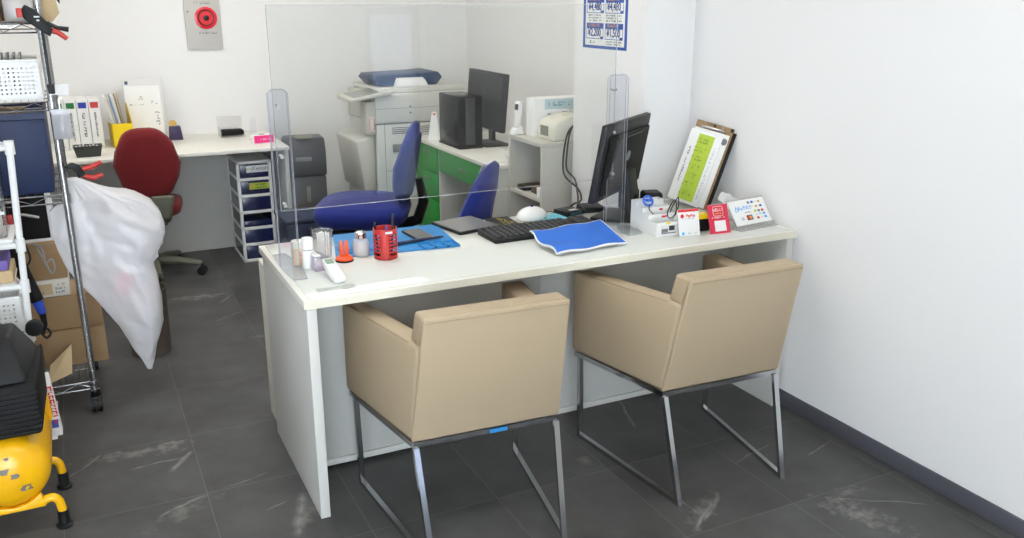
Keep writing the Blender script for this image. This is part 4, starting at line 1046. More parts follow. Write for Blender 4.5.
B().hexa([(-.04, -.03, 0), (.04, -.03, 0), (.04, -.027, 0), (-.04, -.027, 0), (-.015, .0, .17), (.015, .0, .17), (.015, .003, .17), (-.015, .003, .17)]).build('front_leaf', PAPER, t, smooth=0)
B().hexa([(-.04, .034, 0), (.04, .034, 0), (.04, .037, 0), (-.04, .037, 0), (-.015, .004, .168), (.015, .004, .168), (.015, .007, .168), (-.015, .007, .168)]).build('rear_leaf', PAPER_G, t, smooth=0)
B().box(-.008, .008, -.0035, -.002, .135, .16).build('red_mark', INK_RED, t, smooth=0)
t = thing('charging_cable', 'white cord hanging from the staff desk over its green drawer', 'cord', (0, 0, 0))
pts = [(1.50, 1.80, .7235), (1.40, 1.80, .7235), (1.381, 1.82, .70), (1.372, 1.86, .62), (1.370, 1.87, .5), (1.372, 1.82, .38), (1.376, 1.72, .30)]
def smoothpts(p, n=6):
    p = [V(q) for q in p]; out = []
    for i in range(len(p) - 1):
        a, b_, c, d = p[max(i - 1, 0)], p[i], p[i + 1], p[min(i + 2, len(p) - 1)]
        for k in range(n):
            s = k / n
            out.append(.5 * ((2 * b_) + (c - a) * s + (2 * a - 5 * b_ + 4 * c - d) * s * s + (3 * b_ - a - 3 * c + d) * s ** 3))
    return out + [p[-1]]
B().tube(smoothpts(pts), .004, 8).build('cord_run', WHITE_PL, t)
t = thing('power_adapter', 'white adapter and tangled leads on the near end of the staff desk', 'adapter', (1.60, 1.80, .7205), math.radians(10))
B().box(-.05, .05, -.025, .025, 0, .03, .004).build('case', WHITE_PL, t)
for k in range(3): B().tube(smoothpts([(-.05, -.02 + .02 * k, .012), (-.11, .02 * k - .02, .03 + .01 * k), (-.08, .05, .06), (0, .06 - .03 * k, .04), (.06, .03, .014)]), .0025, 6).build('lead', WHITE_PL, t)

# ------------------------------------------------------------------ grey shelf unit
t = thing('shelf_unit', 'light grey open shelf unit behind the pillar', 'shelf', (1.478, 1.325, 0))
B().box(0, .58, 0, .02, 0, .865, .001).build('side_panel', BEIGE_BOARD, t)
B().box(0, .58, .355, .375, 0, .865, .001).build('side_panel', BEIGE_BOARD, t)
B().box(-.002, .582, 0, .375, .866, .886, .001).build('top_panel', BEIGE_BOARD, t)
for z in (.04, .59): B().box(.004, .57, .0205, .3545, z, z + .018, .001).build('shelf_board', BEIGE_BOARD, t)
B().box(.571, .58, .0205, .3545, .04, .8655).build('back_panel', BEIGE_BOARD, t, smooth=0)
tag(B().box(-.06, .06, -.04, .04, 0, .025, .004).build('adapter_box', BLACK, None, (1.56, 1.60, .609)), 'flat black box on the middle board of the grey shelf', 'box')
tag(B().box(-.06, .05, -.05, .05, 0, .035, .002).build('brown_case', mat('brown_case', (88, 72, 58), .6), None, (1.58, 1.47, .609)), 'brown case on the middle board of the grey shelf', 'case')
tag(B().box(-.03, .03, -.018, .018, 0, .05, .002).build('white_carton', PAPER, None, (1.52, 1.385, .609)), 'small white carton at the near end of the middle shelf board', 'carton')
t = thing('label_printer', 'cream label printer on top of the grey shelf', 'printer', (1.548, 1.345, .8865))
t.scale = (1, 1, 1.15)
b = B().prism([(0, 0), (.20, 0), (.20, .105), (.09, .105), (.02, .085), (0, .06)], (0, 0, 0), (1, 0, 0), (0, 0, 1), (0, .17, 0), .012, 0, 3); b.build('case', CREAM_PL, t)
B().box(-.002, .0, .05, .13, .02, .062).build('paper_slot', GREY_PL, t, smooth=0)
B().box(.08, .12, .02, .06, .1052, .113, .002).build('button', CREAM_PL, t)
t = thing('product_box', 'white carton with a pale blue printed header behind the label printer', 'box', (1.545, 1.54, .8865))
B().box(-.0, .38, 0, .09, 0, .19, .001).build('carton_body', PAPER, t)
B().box(.06, .379, -.0012, -.0002, .135, .185).build('header', PALE_BLUE, t, smooth=0)
b = B(); strokes(b, .08, .36, .142, .18, 1, 0, .0005, seed=5, dens=.95); b.xf(T(0, -.0014, 0) @ FACE).build('header_print', mat('dusty_blue', (128, 168, 184), .6), t, smooth=0)
b = B(); strokes(b, .16, .34, .105, .125, 1, 0, .0005, seed=6, dens=.95); strokes(b, .062, .1, .03, .12, 6, 0, .0005, seed=7); b.xf(T(0, -.0004, 0) @ FACE).build('print', INK_G, t, smooth=0)
t = thing('telephone', 'white cordless phone standing in its cradle on the grey shelf', 'phone', (1.515, 1.672, .8865), math.radians(-80))
B().hexa([(-.024, -.035, 0), (.024, -.035, 0), (.024, .03, 0), (-.024, .03, 0), (-.02, -.025, .03), (.02, -.025, .03), (.02, .02, .045), (-.02, .02, .045)], .005).build('cradle', WHITE_PL, t)
b = B().box(-.02, .02, -.012, .012, 0, .14, .006).xf(T(0, -.004, .028) @ rotm('X', -.12)); h = b.build('handset', WHITE_PL, t)
B().box(-.014, .014, -.0135, -.0123, .095, .125).xf(T(0, -.004, .028) @ rotm('X', -.12)).build('display', DGREY, h, smooth=0)
for k, (pts, lb) in enumerate((([(1.705, 1.34, .985), (1.68, 1.305, .985), (1.615, 1.302, .95), (1.585, 1.298, .86), (1.575, 1.28, .74), (1.56, 1.12, .70), (1.45, .90, .71), (1.36, .76, .728), (1.30, .70, .738), (1.255, .655, .738)], 'black cable hanging from the label printer to the small box'),
                             ([(1.66, 1.33, .98), (1.62, 1.309, .93), (1.604, 1.303, .85), (1.598, 1.295, .76), (1.555, 1.14, .74), (1.42, .88, .73), (1.33, .72, .735), (1.315, .66, .739)], 'second black cable hanging beside the pillar edge to the flatter box'))):
    o = B().tube(smoothpts(pts), .0045, 8).build('power_cable', BLACK); tag(o, lb, 'cable')

# ------------------------------------------------------------------ chrome wire shelf
t = thing('wire_shelf', 'chrome wire shelving rack at the left edge of the picture', 'shelf rack', (0, 0, 0))
PX0, PX1, PY0, PY1 = -1.50, -.59, 1.15, 1.60
for (x, y) in ((PX1, PY0), (PX0, PY0), (PX0, PY1), (PX1, PY1)):
    b = B().cyl((x, y, .085), (x, y, 1.95), .0125, n=16)
    for k in range(36): b.lathe([(.0125, 0), (.0132, .001), (.0132, .002), (.0125, .003)], (x, y, .12 + k * .05), 16)
    p = b.build('post', CHROME_WORN, t)
    c = B().lathe([(.014, .066), (.017, .07), (.017, .085), (.013, .09)], (x, y, 0), 16)
    for q in (-.012, .012): c.lathe([(.028, -.007), (.03, -.005), (.03, .005), (.028, .007)], (x + q, y - .005, .031), 18, (1, 0, 0))
    c.box(x - .02, x + .02, y - .02, y + .02, .045, .066, .004)
    c.build('caster', BLACK, p)
LV = [.125, .868, 1.204, 1.471]
for z in LV + [1.85]:
    b = B(); r = .003
    for zz in (z, z - .03):
        b.tube([(PX0, PY0, zz), (PX1, PY0, zz), (PX1, PY1, zz), (PX0, PY1, zz)], r, 6, closed=True)
    for (a, c) in (((PX0, PY0), (PX1, PY0)), ((PX1, PY0), (PX1, PY1)), ((PX1, PY1), (PX0, PY1)), ((PX0, PY1), (PX0, PY0))):
        n = 16 if abs(a[0] - c[0]) > .1 else 8; pts = []
        for i in range(n + 1):
            s = i / n; pts.append((a[0] + (c[0] - a[0]) * s, a[1] + (c[1] - a[1]) * s, z - .003 if i % 2 else z - .027))
        b.tube(pts, .0018, 5)
    for i in range(1, 37):
        x = PX0 + (PX1 - PX0) * i / 37; b.tube([(x, PY0, z + .002), (x, PY1, z + .002)], .0015, 5)
    for y in (PY0 + .15, PY0 + .3): b.tube([(PX0, y, z - .002), (PX1, y, z - .002)], .0025, 5)
    for (x, y) in ((PX1, PY0), (PX0, PY0), (PX0, PY1), (PX1, PY1)): b.cyl((x, y, z - .032), (x, y, z + .004), .0165, n=14)
    b.build('wire_deck', CHROME_WORN, t)
zs = lambda i: LV[i] + .004
def cbox(name, label, x0, x1, y0, y1, z0, z1, m, cat='box', parts=True):
    t = thing(name, label, cat, ((x0 + x1) / 2, (y0 + y1) / 2, z0))
    w, d, h = (x1 - x0) / 2, (y1 - y0) / 2, z1 - z0
    B().box(-w, w, -d, d, 0, h, .003).build('carton_body', m, t)
    return t, w, d, h
t, w, d, h = cbox('cardboard_box', 'brown cardboard box at the bottom of the wire shelf stack', -.99, -.525, 1.35, 1.58, zs(0), .285, CARD)
B().box(-w + .005, w - .005, -d - .0008, -d - .0002, h - .006, h - .002).build('seam', CARD_D, t, smooth=0)
t, w, d, h = cbox('cardboard_box', 'brown cardboard box second from the bottom of the wire shelf stack', -.98, -.525, 1.35, 1.58, .2865, .425, CARD)
B().box(w - .24, w - .10, -d + .02, -d + .22, h + .0002, h + .0008).build('tape', mat('clear_brown_tape', (176, 156, 128), .25), t, smooth=0)
t, w, d, h = cbox('carton', 'flat white carton with printed labels on the cardboard boxes', -.96, -.63, 1.35, 1.57, .4265, .495, mat('carton_white', (214, 208, 196), .6))
b = B().box(w - .15, w - .06, -d - .0008, -d - .0002, .01, .055); b.build('tan_label', CARD_L, t, smooth=0)
b = B(); strokes(b, w - .05, w - .01, .012, .055, 3, 0, .0005, seed=2); strokes(b, w - .14, w - .08, .012, .03, 1, 0, .0005, seed=3); b.xf(T(0, -d - .001, 0) @ FACE).build('print', INK_G, t, smooth=0)
t = thing('cardboard_box', 'brown slant topped cardboard box on the flat white carton', 'box', (-.765, 1.47, .4965))
B().prism([(-.18, 0), (.135, 0), (.11, .105), (-.18, .125)], (0, -.11, 0), (1, 0, 0), (0, 0, 1), (0, .21, 0), .003).build('carton_body', CARD, t)
o = B().tube(smoothpts([(-.72, 1.345, .635), (-.70, 1.332, .575), (-.685, 1.332, .53), (-.672, 1.332, .545), (-.675, 1.332, .585), (-.70, 1.332, .575), (-.705, 1.34, .63), (-.74, 1.37, .645)]), .004, 8).build('grey_cable', mat('grey_cable', (150, 148, 144), .4))
tag(o, 'loop of grey cable hanging over the slant topped cardboard box', 'cable')
t = thing('framed_board', 'black board with a white frame standing under the blue container', 'board', (-.735, 1.49, .624))
B().box(-.15, .062, -.012, .012, .012, .2, .002).build('black_panel', BLACK_MATTE, t)
b = B(); b.box(.0625, .085, -.015, .015, 0, .205, .002); b.box(-.15, .0625, -.015, .015, 0, .0115, .002); b.build('frame', WHITE_PL, t)
# blue container
t = thing('storage_container', 'navy blue storage container on the middle level of the wire shelf', 'container', (-.86, 1.37, zs(1)))
B().hexa([(-.22, -.185, 0), (.235, -.185, 0), (.235, .185, 0), (-.22, .185, 0), (-.225, -.19, .27), (.238, -.19, .27), (.238, .19, .27), (-.225, .19, .27)], .006).build('container_body', NAVY_BIN, t)
b = B(); b.box(-.23, .24, -.196, -.186, .271, .292); b.box(-.23, .24, .186, .196, .271, .292); b.box(-.23, -.22, -.186, .186, .271, .292); b.box(.23, .24, -.186, .186, .271, .292); b.build('rim', NAVY_BIN, t, smooth=0)
B().box(-.2, .17, -.17, .15, .2712, .284).build('cardboard_sheet', CARD_L, t, smooth=0)
# perforated baskets
def basket(name, label, loc, L, D, Hh, rz=0):
    t = thing(name, label, 'basket', loc, rz)
    b = B()
    def wall(o, u, n, hgt, m=.012, hole=.012):
        o, u = V(o), V(u); W_ = u.length; u = u.normalized(); zax = V((0, 0, 1)); nrm = u.cross(zax) * .003
        P = .0145; Wb = .0042
        c = int((W_ - .02) / P); r = int((hgt - .03) / P)
        x0 = (W_ - c * P) / 2
        def q(a0, a1, z0, z1, d=0.0):
            n0 = nrm * d; n1 = nrm * (1 - d)
            p = [o + n0 + u * a0 + zax * z0, o + n0 + u * a1 + zax * z0, o + u * a1 + zax * z0 + n1, o + u * a0 + zax * z0 + n1]
            b.hexa([tuple(k) for k in p] + [tuple(k + zax * (z1 - z0)) for k in p])
        q(0, W_, 0, .012); q(0, W_, .012 + r * P, hgt); q(0, x0, .012, .012 + r * P); q(W_ - x0, W_, .012, .012 + r * P)
        for i in range(r): q(x0, W_ - x0, .012 + i * P, .012 + i * P + 2 * Wb)
        for j in range(c + 1): q(x0 + j * P - Wb, x0 + j * P + Wb, .012, .012 + r * P, .15)
    wall((-L / 2, -D / 2, 0), (L, 0, 0), 0, Hh); wall((L / 2, -D / 2, 0), (0, D, 0), 0, Hh); wall((L / 2, D / 2, 0), (-L, 0, 0), 0, Hh); wall((-L / 2, D / 2, 0), (0, -D, 0), 0, Hh)
    b.box(-L / 2, L / 2, -D / 2, D / 2, 0, .004)
    b.build('basket_body', WHITE_PL, t, smooth=0)
    r = B(); r.tube([(-L / 2, -D / 2, Hh), (L / 2, -D / 2, Hh), (L / 2, D / 2, Hh), (-L / 2, D / 2, Hh)], .006, 8, closed=True); r.build('rim', WHITE_PL, t)
    return t
basket('basket', 'white perforated basket on the upper level of the wire shelf', (-.80, 1.36, zs(2)), .36, .3, .135)
for k in range(14):
    o = B().hexa([(-.004, -.06, 0), (.004, -.06, 0), (.004, .06, 0), (-.004, .06, 0), (.018, -.06, .155), (.026, -.06, .155), (.026, .06, .155), (.018, .06, .155)]).build('card_sleeve', mat('sleeve_grey', (196, 192, 186), .5) if k < 11 else mat('sleeve_dark', (140, 138, 134), .5), None, (-.955 + k * .02, 1.31, zs(2) + .0045), 0, 0)
    tag(o, 'pale grey card sleeve in the row standing in the upper basket', 'card sleeve', 'card sleeves in the upper basket')
t, w, d, h = cbox('cardboard_box', 'brown cardboard box on the top visible level of the wire shelf', -1.0, -.71, 1.2, 1.5, zs(3), 1.70, CARD)
t = thing('plastic_container', 'clear plastic container with white contents on the top visible shelf level', 'container', (-.655, 1.36, zs(3)))
B().box(-.045, .045, -.14, .14, 0, .095, .008).build('container_body', MILKY, t)
B().box(-.04, .04, -.13, .13, .006, .045, .004).build('contents', mat('pale_pinkish', (214, 206, 204), .6), t)
B().box(-.048, .048, -.143, .143, .0955, .108, .004).build('lid', CLAMP_RED, t)
t = thing('cardboard_piece', 'torn piece of brown cardboard sticking out behind the shelf post', 'cardboard', (-.57, 1.24, zs(3) + .0))
B().prism([(-.012, 0), (.02, .0), (.045, .03), (.035, .1), (-.012, .11)], (0, 0, 0), (1, 0, 0), (0, 0, 1), (0, .006, 0)).build('flap', CARD_L, t, smooth=0)
B().prism([(.034, .085), (.05, .06), (.055, .1), (.04, .12)], (0, .007, 0), (1, 0, 0), (0, 0, 1), (0, .006, 0)).build('tape_end', BLACK, t, smooth=0)

# bar clamp on the post
t = thing('bar_clamp', 'black bar clamp with red handle gripping the shelf post', 'clamp', (-.598, 1.122, 1.492))
t.scale = (.86, .86, .86)
b = B().prism([(-.05, .03), (-.035, .05), (0, .03), (.03, -.01), (.055, -.045), (.04, -.075), (.0, -.045), (-.045, -.005)], (0, -.016, 0), (1, 0, 0), (0, 0, 1), (0, .03, 0), .005, 0, 2); b.build('jaw', BLACK, t)
B().box(-.068, -.046, -.016, .014, .0, .036, .004).build('pad', CLAMP_RED, t)
B().tube([(.045, 0, -.05), (.07, 0, -.058), (.10, 0, -.085)], .011, 10, rs=[.012, .012, .009]).build('trigger_handle', CLAMP_RED, t)
B().tube([(.035, .0, -.02), (.07, 0, -.04), (.11, .0, -.048)], .008, 10, rs=[.008, .008, .011]).build('handle', BLACK, t)
B().box(.008, .020, -.006, .006, -.27, -.04).build('bar', BLACK, t)
B().prism([(.004, -.30), (.028, -.30), (.03, -.262), (.0, -.262)], (0, -.012, 0), (1, 0, 0), (0, 0, 1), (0, .024, 0), .003).build('foot_jaw', BLACK, t)
b = B(); b.box(-.008, .012, -.0175, -.0163, .0, .006); b.box(-.0, .01, -.0175, -.0163, -.014, -.008); b.build('print', PAPER_G, t, smooth=0)
# grey clear pouch hanging by the post
t = thing('plastic_pouch', 'clear grey plastic pouch hanging on the shelf post', 'pouch', (-.567, 1.118, 1.075))
def pch(u, v): return (-.03 + .06 * u, -.012 * math.sin(PI * u) * math.sin(PI * min(1, v + .15)), .105 * v)
B().sheet(pch, 10, 10, .003).build('film', GREY_FILM, t, smooth=70)
B().tube([(0, 0, .105), (.0, .0, .14), (.012, .0, .145)], .002, 6).build('hook', STEEL, t)
B().box(-.055, .0, -.003, .0, .115, .15).xf(T(.035, .005, .04)).build('white_tag', PAPER, t, smooth=0)

# white bag hung from the rack
rows = [(-.585, -.545, .915), (-.585, -.471, .875), (-.590, -.377, .8405), (-.652, -.296, .798), (-.658, -.271, .7575), (-.656, -.261, .717), (-.652, -.262, .677), (-.643, -.273, .637), (-.635, -.305, .5975), (-.625, -.318, .569), (-.591, -.309, .5135), (-.55, -.305, .448), (-.497, -.303, .359), (-.473, -.308, .3145), (-.445, -.33, .2495), (-.419, -.352, .184), (-.398, -.364, .139), (-.386, -.375, .112)]
def dense(rows, n=3):
    out = []
    for i in range(len(rows) - 1):
        for k in range(n):
            s_ = k / n; out.append(tuple(a + (c - a) * s_ for a, c in zip(rows[i], rows[i + 1])))
    return out + [rows[-1]]
rows = dense(rows)
t = thing('plastic_bag', 'large white translucent plastic bag hanging from the wire shelf', 'bag', (0, 0, 0))
def bagsurf(scale, name, m):
    vs = []; fs = []; k = 84
    def ridge(p): return 1 - 2 * abs(noise.noise(p))
    for i, (l, r, z) in enumerate(rows):
        cx = (l + r) / 2; hw = (r - l) / 2 * scale
        for j in range(k):
            a = 2 * PI * j / k; c, s = math.cos(a), math.sin(a)
            x = cx + hw * math.copysign(abs(c) ** .8, c)
            # thicker towards the free (right) side, flat where it hangs in front of the boxes
            free = max(0.0, min(1.0, (x + .54) / .18))
            dep = (.028 + .07 * free) * min(1, hw / .12 + .15) * scale
            y = 1.222 + .03 * free + dep * math.copysign(abs(s) ** .8, s)
            w = (.35 + .65 * free) * .02 * min(1, i / 6)
            # folds run down from the pinch at the upper left
            dx, dz = x + .58, z - .93
            ang = math.atan2(dz, dx); rad = math.hypot(dx, dz)
            f1 = ridge(V((ang * 4.2, rad * 2.2, s * .6))); f2 = ridge(V((ang * 9.0 + 4, rad * 4.5, s)))
            f3 = ridge(V((x * 14 + z * 9, z * 16, 3 + s)))
            y -= math.copysign(1, -s) * 0 + w * (1.1 * f1 + .8 * f2 + .75 * f3) * (-1 if s > 0 else 1) * .9
            x += w * .35 * noise.noise(V((z * 16, s * 2, 7)))
            if free < .25: y = min(max(y, 1.172), 1.258)
            vs.append(V((x, y, z + .4 * w * noise.noise(V((x * 20, s, z * 20))))))
    for i in range(len(rows) - 1):
        for j in range(k): fs.append((i * k + j, (i + 1) * k + j, (i + 1) * k + (j + 1) % k, i * k + (j + 1) % k))
    fs.append(tuple(range(k))); fs.append(tuple((len(rows) - 1) * k + j for j in range(k))[::-1])
    return B().add(vs, fs).build(name, m, t, smooth=180)
bagsurf(1.0, 'bag_film', BAG)
# contents seen through the film
def blob(cx, cy, cz, rx, ry, rz, seed):
    b = B(); n = 20; pr = [(math.sin(a), -math.cos(a)) for a in [i / 10 * PI for i in range(1, 10)]]
    b.lathe([(r, h) for r, h in pr], n=n)
    out = []
    for p in b.v:
        q = V((p.x * rx, p.y * ry, p.z * rz)) * (1 + .25 * noise.noise(p * 2 + V((seed, 0, 0)))); out.append(q + V((cx, cy, cz)))
    b.v = out; return b
blob(-.40, 1.262, .62, .10, .045, .14, 2).build('white_packing', mat('white_packing', (232, 230, 232), .8), t, smooth=80)
blob(-.36, 1.258, .38, .035, .03, .13, 5).build('white_packing', mat('white_packing', (232, 230, 232), .8), t, smooth=80)
blob(-.435, 1.20, .49, .03, .02, .045, 9).build('pink_wrapper', mat('pink_wrap', (240, 96, 130), .6), t, smooth=80, label='pink wrapper showing through')
# spring clamp
t = thing('spring_clamp', 'black spring clamp with red handles holding the white bag', 'clamp', (-.565, 1.125, .955))
B().prism([(-.02, .018), (.01, .032), (.035, .022), (.045, .0), (.03, -.018), (.022, -.006), (.005, .008)], (0, -.011, 0), (1, 0, 0), (0, 0, 1), (0, .022, 0), .003).build('upper_jaw', BLACK, t)
B().prism([(.02, .0), (.045, .003), (.05, -.015), (.025, -.026)], (0, -.010, 0), (1, 0, 0), (0, 0, 1), (0, .02, 0), .003).build('pivot', BLACK, t)
B().tube([(.035, 0, .004), (.075, 0, .012), (.108, 0, .027)], .009, 10, rs=[.008, .010, .008]).build('handle', CLAMP_RED, t)
B().tube([(.04, 0, -.018), (.075, 0, -.03), (.106, 0, -.018)], .009, 10, rs=[.008, .010, .008]).build('handle', CLAMP_RED, t)
o = B().lathe([(.078, 0), (.085, .004), (.092, .30), (.095, .302), (.095, .31), (.09, .31), (.086, .01)], (-.345, 1.70, 0), 28).build('waste_bin', BROWN)
tag(o, 'dark brown round bin standing behind the white bag', 'bin')

# ------------------------------------------------------------------ white tilted cart in front of the rack
t = thing('utility_cart', 'white folding cart frame at the left edge behind the compressor', 'cart', (0, 0, 0))
b = B().tube([(-.722, .80, 1.10), (-.772, .80, .06)], .0105, 12); b.build('post', WHITE_PL, t)
b = B().tube([(-.80, 1.03, 1.10), (-.83, 1.03, .06)], .0105, 12); b.build('post', WHITE_PL, t)
b = B().tube([(-1.3, .80, 1.10), (-1.3, .80, .06)], .014, 12); b.build('post', WHITE_PL, t)
b = B().tube([(-1.3, 1.03, 1.10), (-1.3, 1.03, .06)], .014, 12); b.build('post', WHITE_PL, t)
for z in (1.10, .78, .64, .47, .115):
    xr = -.722 - (1.10 - z) * .048; xr2 = -.80 - (1.10 - z) * .029
    b = B(); b.tube([(-1.3, .80, z), (xr, .80, z), (xr2, 1.03, z), (-1.3, 1.03, z)], .010, 8, closed=True)
    b.build('rail', WHITE_PL, t)
    if z < 1:
        k = B(); k.box(-1.3, -.716 if z < .2 else xr - .03, .70 if z < .2 else .815, 1.02, z + .002, z + .008); k.build('shelf_board', WHITE_PL, t, smooth=0)
    c = B(); c.cyl((xr, .80, z - .022), (xr, .80, z + .022), .015, n=12); c.build('joint', WHITE_PL, t)
for (x, y) in ((-.772, .80), (-.83, 1.03), (-1.3, .80), (-1.3, 1.03)):
    B().lathe([(.02, -.008), (.026, -.005), (.026, .005), (.02, .008)], (x, y, .026), 16, (1, 0, 0)).cyl((x, y, .03), (x, y, .06), .009, n=10).build('wheel', BLACK, t)
B().lathe([(.024, -.012), (.028, -.008), (.028, .008), (.024, .012)], (-.735, .772, .50), 16, (0, 1, 0)).build('knob', BLACK, t)
basket('basket', 'white perforated basket on the cart, above the black compressor cover', (-.868, .915, .4785), .20, .19, .118)
t, w, d, h = cbox('carton', 'cream carton on the cart under a purple box', -1.02, -.775, .83, 1.0, .6485, .69, CARD_L, 'carton')
t, w, d, h = cbox('carton', 'purple and white box lying on the cream carton', -1.0, -.785, .835, .99, .6915, .725, mat('violet_box', (104, 84, 156), .5), 'box')
tag(B().box(-.06, .028, -.05, .05, 0, .042, .006).build('red_case', CLAMP_RED, None, (-.86, .9, .7265)), 'red case lying on the purple box at the left edge', 'case')
t = thing('clear_drawer_case', 'clear plastic drawer case at the top of the cart', 'case', (-.87, .915, .8035))
B().box(-.12, .10, -.1, .1, 0, .25, .006).build('case_body', CLEAR_PL, t)
b = B(); b.box(-.12, .102, -.103, -.1005, .08, .09); b.box(-.12, .102, -.103, -.1005, .165, .175); b.build('divider', WHITE_PL, t, smooth=0)
for z in (.012, .095, .18): B().box(-.1, .08, -.08, .08, z, z + .05, .004).build('contents', PAPER_G, t)
B().box(-.14, .115, -.112, .112, -.014, -.001, .003).build('base_tray', WHITE_PL, t)
# black umbrella hanging
t = thing('folding_umbrella', 'black folded umbrella with a blue band hanging on the cart', 'umbrella', (-.776, 1.085, .79))
pts = [(-.005, 0, -.03), (.0, 0, -.1), (.012, 0, -.17), (.03, 0, -.24), (.043, 0, -.29)]
B().tube(smoothpts(pts), .023, 12, rs=None).build('canopy', BLACK_MATTE, t)
B().tube([(.04, 0, -.285), (.053, 0, -.34)], .017, 12, rs=[.019, .014]).build('blue_band', mat('band_blue', (36, 74, 190), .5), t)
B().tube([(.053, 0, -.341), (.055, 0, -.39), (.04, 0, -.42)], .012, 10, rs=[.012, .009, .010]).build('handle', BLACK, t)
B().tube(smoothpts([(-.006, -.01, -.03), (.03, -.022, -.06), (.045, -.024, -.12), (.03, -.022, -.15), (.018, -.022, -.13)]), .0035, 6).build('strap', BLACK, t)
B().tube(smoothpts([(.04, 0, -.42), (.055, -.01, -.435), (.07, -.005, -.42), (.06, 0, -.40)]), .004, 6).build('loop', BLACK, t)
t = thing('hook_tangle', 'red and black plug hanging at the top of the umbrella', 'plug', (-.775, 1.06, .80))
B().box(-.016, .010, -.012, .012, -.01, .03, .004).build('plug', CLAMP_RED, t)
B().tube(smoothpts([(-.01, 0, .03), (-.005, 0, .07), (.02, 0, .07), (.03, .01, .03), (.05, .02, .02), (.09, .03, .005)]), .005, 8).build('cord', mat('grey_cable', (150, 148, 144), .4), t)
# orange spool and white pack near the floor
t = thing('tape_reel', 'orange reel with black rim beside the cart post', 'reel', (-.752, .905, .335))
B().lathe([(.012, -.02), (.05, -.02), (.05, .012), (.012, .012)], n=24, ax=(1, 0, 0)).build('reel', ORANGE_PR, t)
B().lathe([(.02, .0125), (.056, .0125), (.056, .02), (.02, .02)], n=24, ax=(1, 0, 0)).build('rim', BLACK, t)
t = thing('white_packet', 'white packet with red lettering standing behind the compressor', 'packet', (-.719, .74, .1235))
B().hexa([(-.016, -.03, 0), (.02, -.03, 0), (.02, .03, 0), (-.016, .03, 0), (-.014, -.006, .225), (.006, -.006, .225), (.006, .006, .225), (-.014, .006, .225)], .003).build('packet_body', PAPER, t)
b = B(); strokes(b, .0, .14, -.014, .012, 1, 0, .0006, dens=1, seed=8); b.xf(T(.001, -.0312, .185) @ rotm('X', math.radians(-6)) @ FACE @ rotm('Z', -PI / 2 + .08)).build('red_print', INK_RED, t, smooth=0)
b = B().box(-.013, .012, -.0275, -.0255, .03, .06); b.build('blue_print', INK_BLUE, t, smooth=0)
t = thing('cardboard_flap', 'pale piece of cardboard lying on the bottom wire deck', 'cardboard', (-.70, 1.205, zs(0) + .0))
B().hexa([(-.045, -.02, 0), (.04, -.02, .03), (.04, -.016, .03), (-.045, -.016, 0), (-.035, .03, .055), (.05, .035, .13), (.05, .039, .13), (-.035, .034, .055)]).build('flap', CARD_L, t, smooth=0)

# ------------------------------------------------------------------ yellow compressor with black cover
t = thing('air_compressor', 'yellow air compressor tank with black motor cover at the lower left', 'compressor', (-.834, .30, 0))
R_ = .113; zc = .205
prof = [(.02, 0), (.06, .008), (.09, .024), (.106, .045), (R_, .075), (R_, .34), (.106, .37), (.09, .39), (.06, .405), (.02, .412)]
B().lathe(prof, (0, -.02, zc), 40, (0, 1, 0)).build('tank', YELLOW, t, smooth=60)
b = B()
chips = [(-.035, -.035, .017), (-.022, -.048, .011), (-.045, -.03, .01), (.013, .055, .012), (.004, .066, .008), (-.03, .062, .007)]
for (dz, dx, r) in [(.03, -.006, .013), (.012, .018, .011), (-.034, .046, .015), (.066, .004, .006)]:
    rad = math.hypot(dx, dz)
    y = 0
    for i in range(len(prof) - 1):
        if prof[i][0] <= rad <= prof[i + 1][0]: y = prof[i][1] + (rad - prof[i][0]) / (prof[i + 1][0] - prof[i][0]) * (prof[i + 1][1] - prof[i][1])
    pts = [(dx + r * (1 + .4 * math.sin(3 * a + dx * 90)) * math.cos(a), dz + r * (1 + .4 * math.cos(2 * a)) * math.sin(a)) for a in [k / 12 * 2 * PI for k in range(12)]]
    vs = []
    for (px, pz) in pts:
        q = math.hypot(px, pz); yy = 0
        for i in range(len(prof) - 1):
            if prof[i][0] <= q <= prof[i + 1][0]: yy = prof[i][1] + (q - prof[i][0]) / (prof[i + 1][0] - prof[i][0]) * (prof[i + 1][1] - prof[i][1])
        vs.append((px, -.02 + yy - .0009, zc + pz))
    B().add(vs, [tuple(range(12))]).build('paint_chip', mat('bare_steel_chip', (112, 106, 98), .5), t, smooth=0, label='chipped grey patch')
for y in (.02, .27):
    b = B().prism([(-.085, .085), (.085, .085), (.075, .13), (.04, .106), (0, .098), (-.04, .106), (-.075, .13)], (0, y - .012, 0), (1, 0, 0), (0, 0, 1), (0, .024, 0), .004)
    s = b.build('saddle', YELLOW, t)
    for sx in (-1, 1):
        B().tube(smoothpts([(sx * .075, y, .098), (sx * .10, y, .105), (sx * .118, y, .09), (sx * .124, y, .05)]), .013, 12).build('leg', YELLOW, s)
        B().lathe([(.024, 0), (.024, .008), (.017, .012), (.0165, .055), (.0145, .056)], (sx * .124, y, 0), 18).build('rubber_foot', BLACK, s)
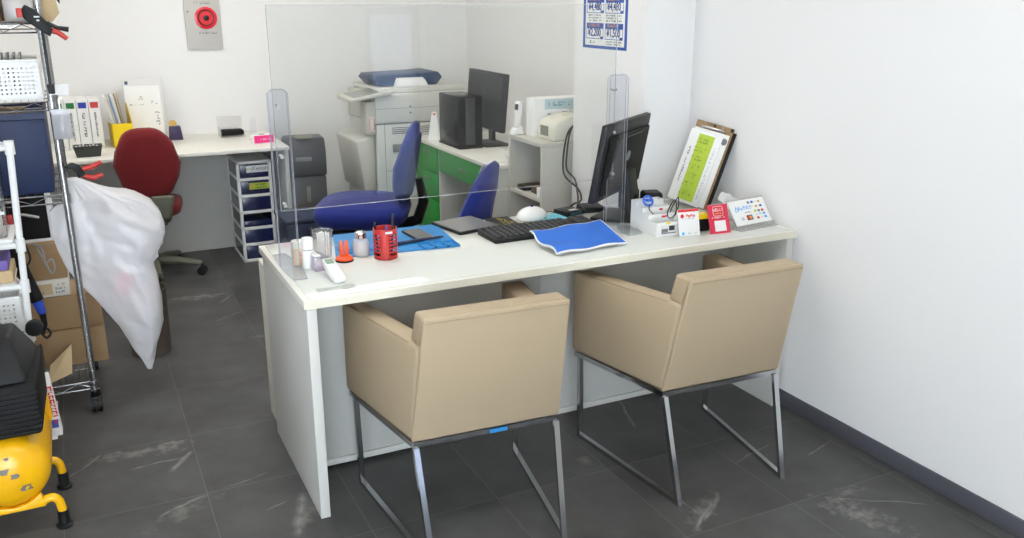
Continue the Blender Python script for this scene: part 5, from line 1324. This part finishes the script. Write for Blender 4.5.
b = B().prism([(.0, .30), (.115, .30), (.118, .23), (.10, .18), (.09, .26), (.0, .305)], (0, .33, 0), (1, 0, 0), (0, 0, 1), (0, .03, 0), .003); b.build('bracket', YELLOW, t)
b = B(); strokes(b, 0, .07, -.006, .008, 1, 0, .0006, dens=1, seed=5); b.xf(T(.1142, .16, zc + .03) @ rotm('Z', PI / 2) @ FACE).build('print', INK, t, smooth=0)
cv = B().hexa([(-.2, .01, .322), (.108, .01, .322), (.116, .33, .322), (-.2, .33, .322), (-.2, .03, .468), (.112, .03, .478), (.122, .30, .50), (-.2, .30, .50)], .012, 0, 3)
cv = cv.build('motor_cover', BLACK_MATTE, t)
b = B().hexa([(-.2, .035, .4785), (.09, .035, .4785), (.115, .29, .5015), (-.2, .29, .5015), (-.2, .12, .60), (.055, .12, .60), (.06, .26, .60), (-.2, .26, .60)], .012, 0, 3); b.build('cover_top', BLACK, cv)
b = B()
for k in range(9): b.box(-.195, .108, .006 + .0018 * k, .012 + .0018 * k, .335 + k * .0145, .339 + k * .0145)
b.build('rib', BLACK, cv, smooth=0)
B().box(-.012, .02, .03, .05, .555, .57).xf(T(0, .06, -.012)).build('white_label', PAPER, cv, smooth=0)

# ------------------------------------------------------------------ world, camera, view
w = bpy.data.worlds.new('World'); sc.world = w; w.use_nodes = True
bg = w.node_tree.nodes['Background']; bg.inputs['Color'].default_value = (.83, .91, 1.02, 1); bg.inputs['Strength'].default_value = 12.5

cam = bpy.data.cameras.new('camera'); co = bpy.data.objects.new('camera', cam); COL.objects.link(co)
cam.sensor_width = 36; cam.lens = 881.5 / 1024 * 36; cam.clip_start = .05
co.location = (-.5162, -2.4124, 1.5489)
co.rotation_euler = (PI / 2 - .2961, 0, -.4557)
sc.camera = co
sc.view_settings.view_transform = 'Standard'; sc.view_settings.look = 'None'
sc.view_settings.gamma = 1; sc.view_settings.use_curve_mapping = False
sc.view_settings.exposure = 0.16
sc.cycles.use_denoising = True
sc.cycles.max_bounces = 10; sc.cycles.diffuse_bounces = 5; sc.cycles.transparent_max_bounces = 24
sc.cycles.sample_clamp_indirect = 6
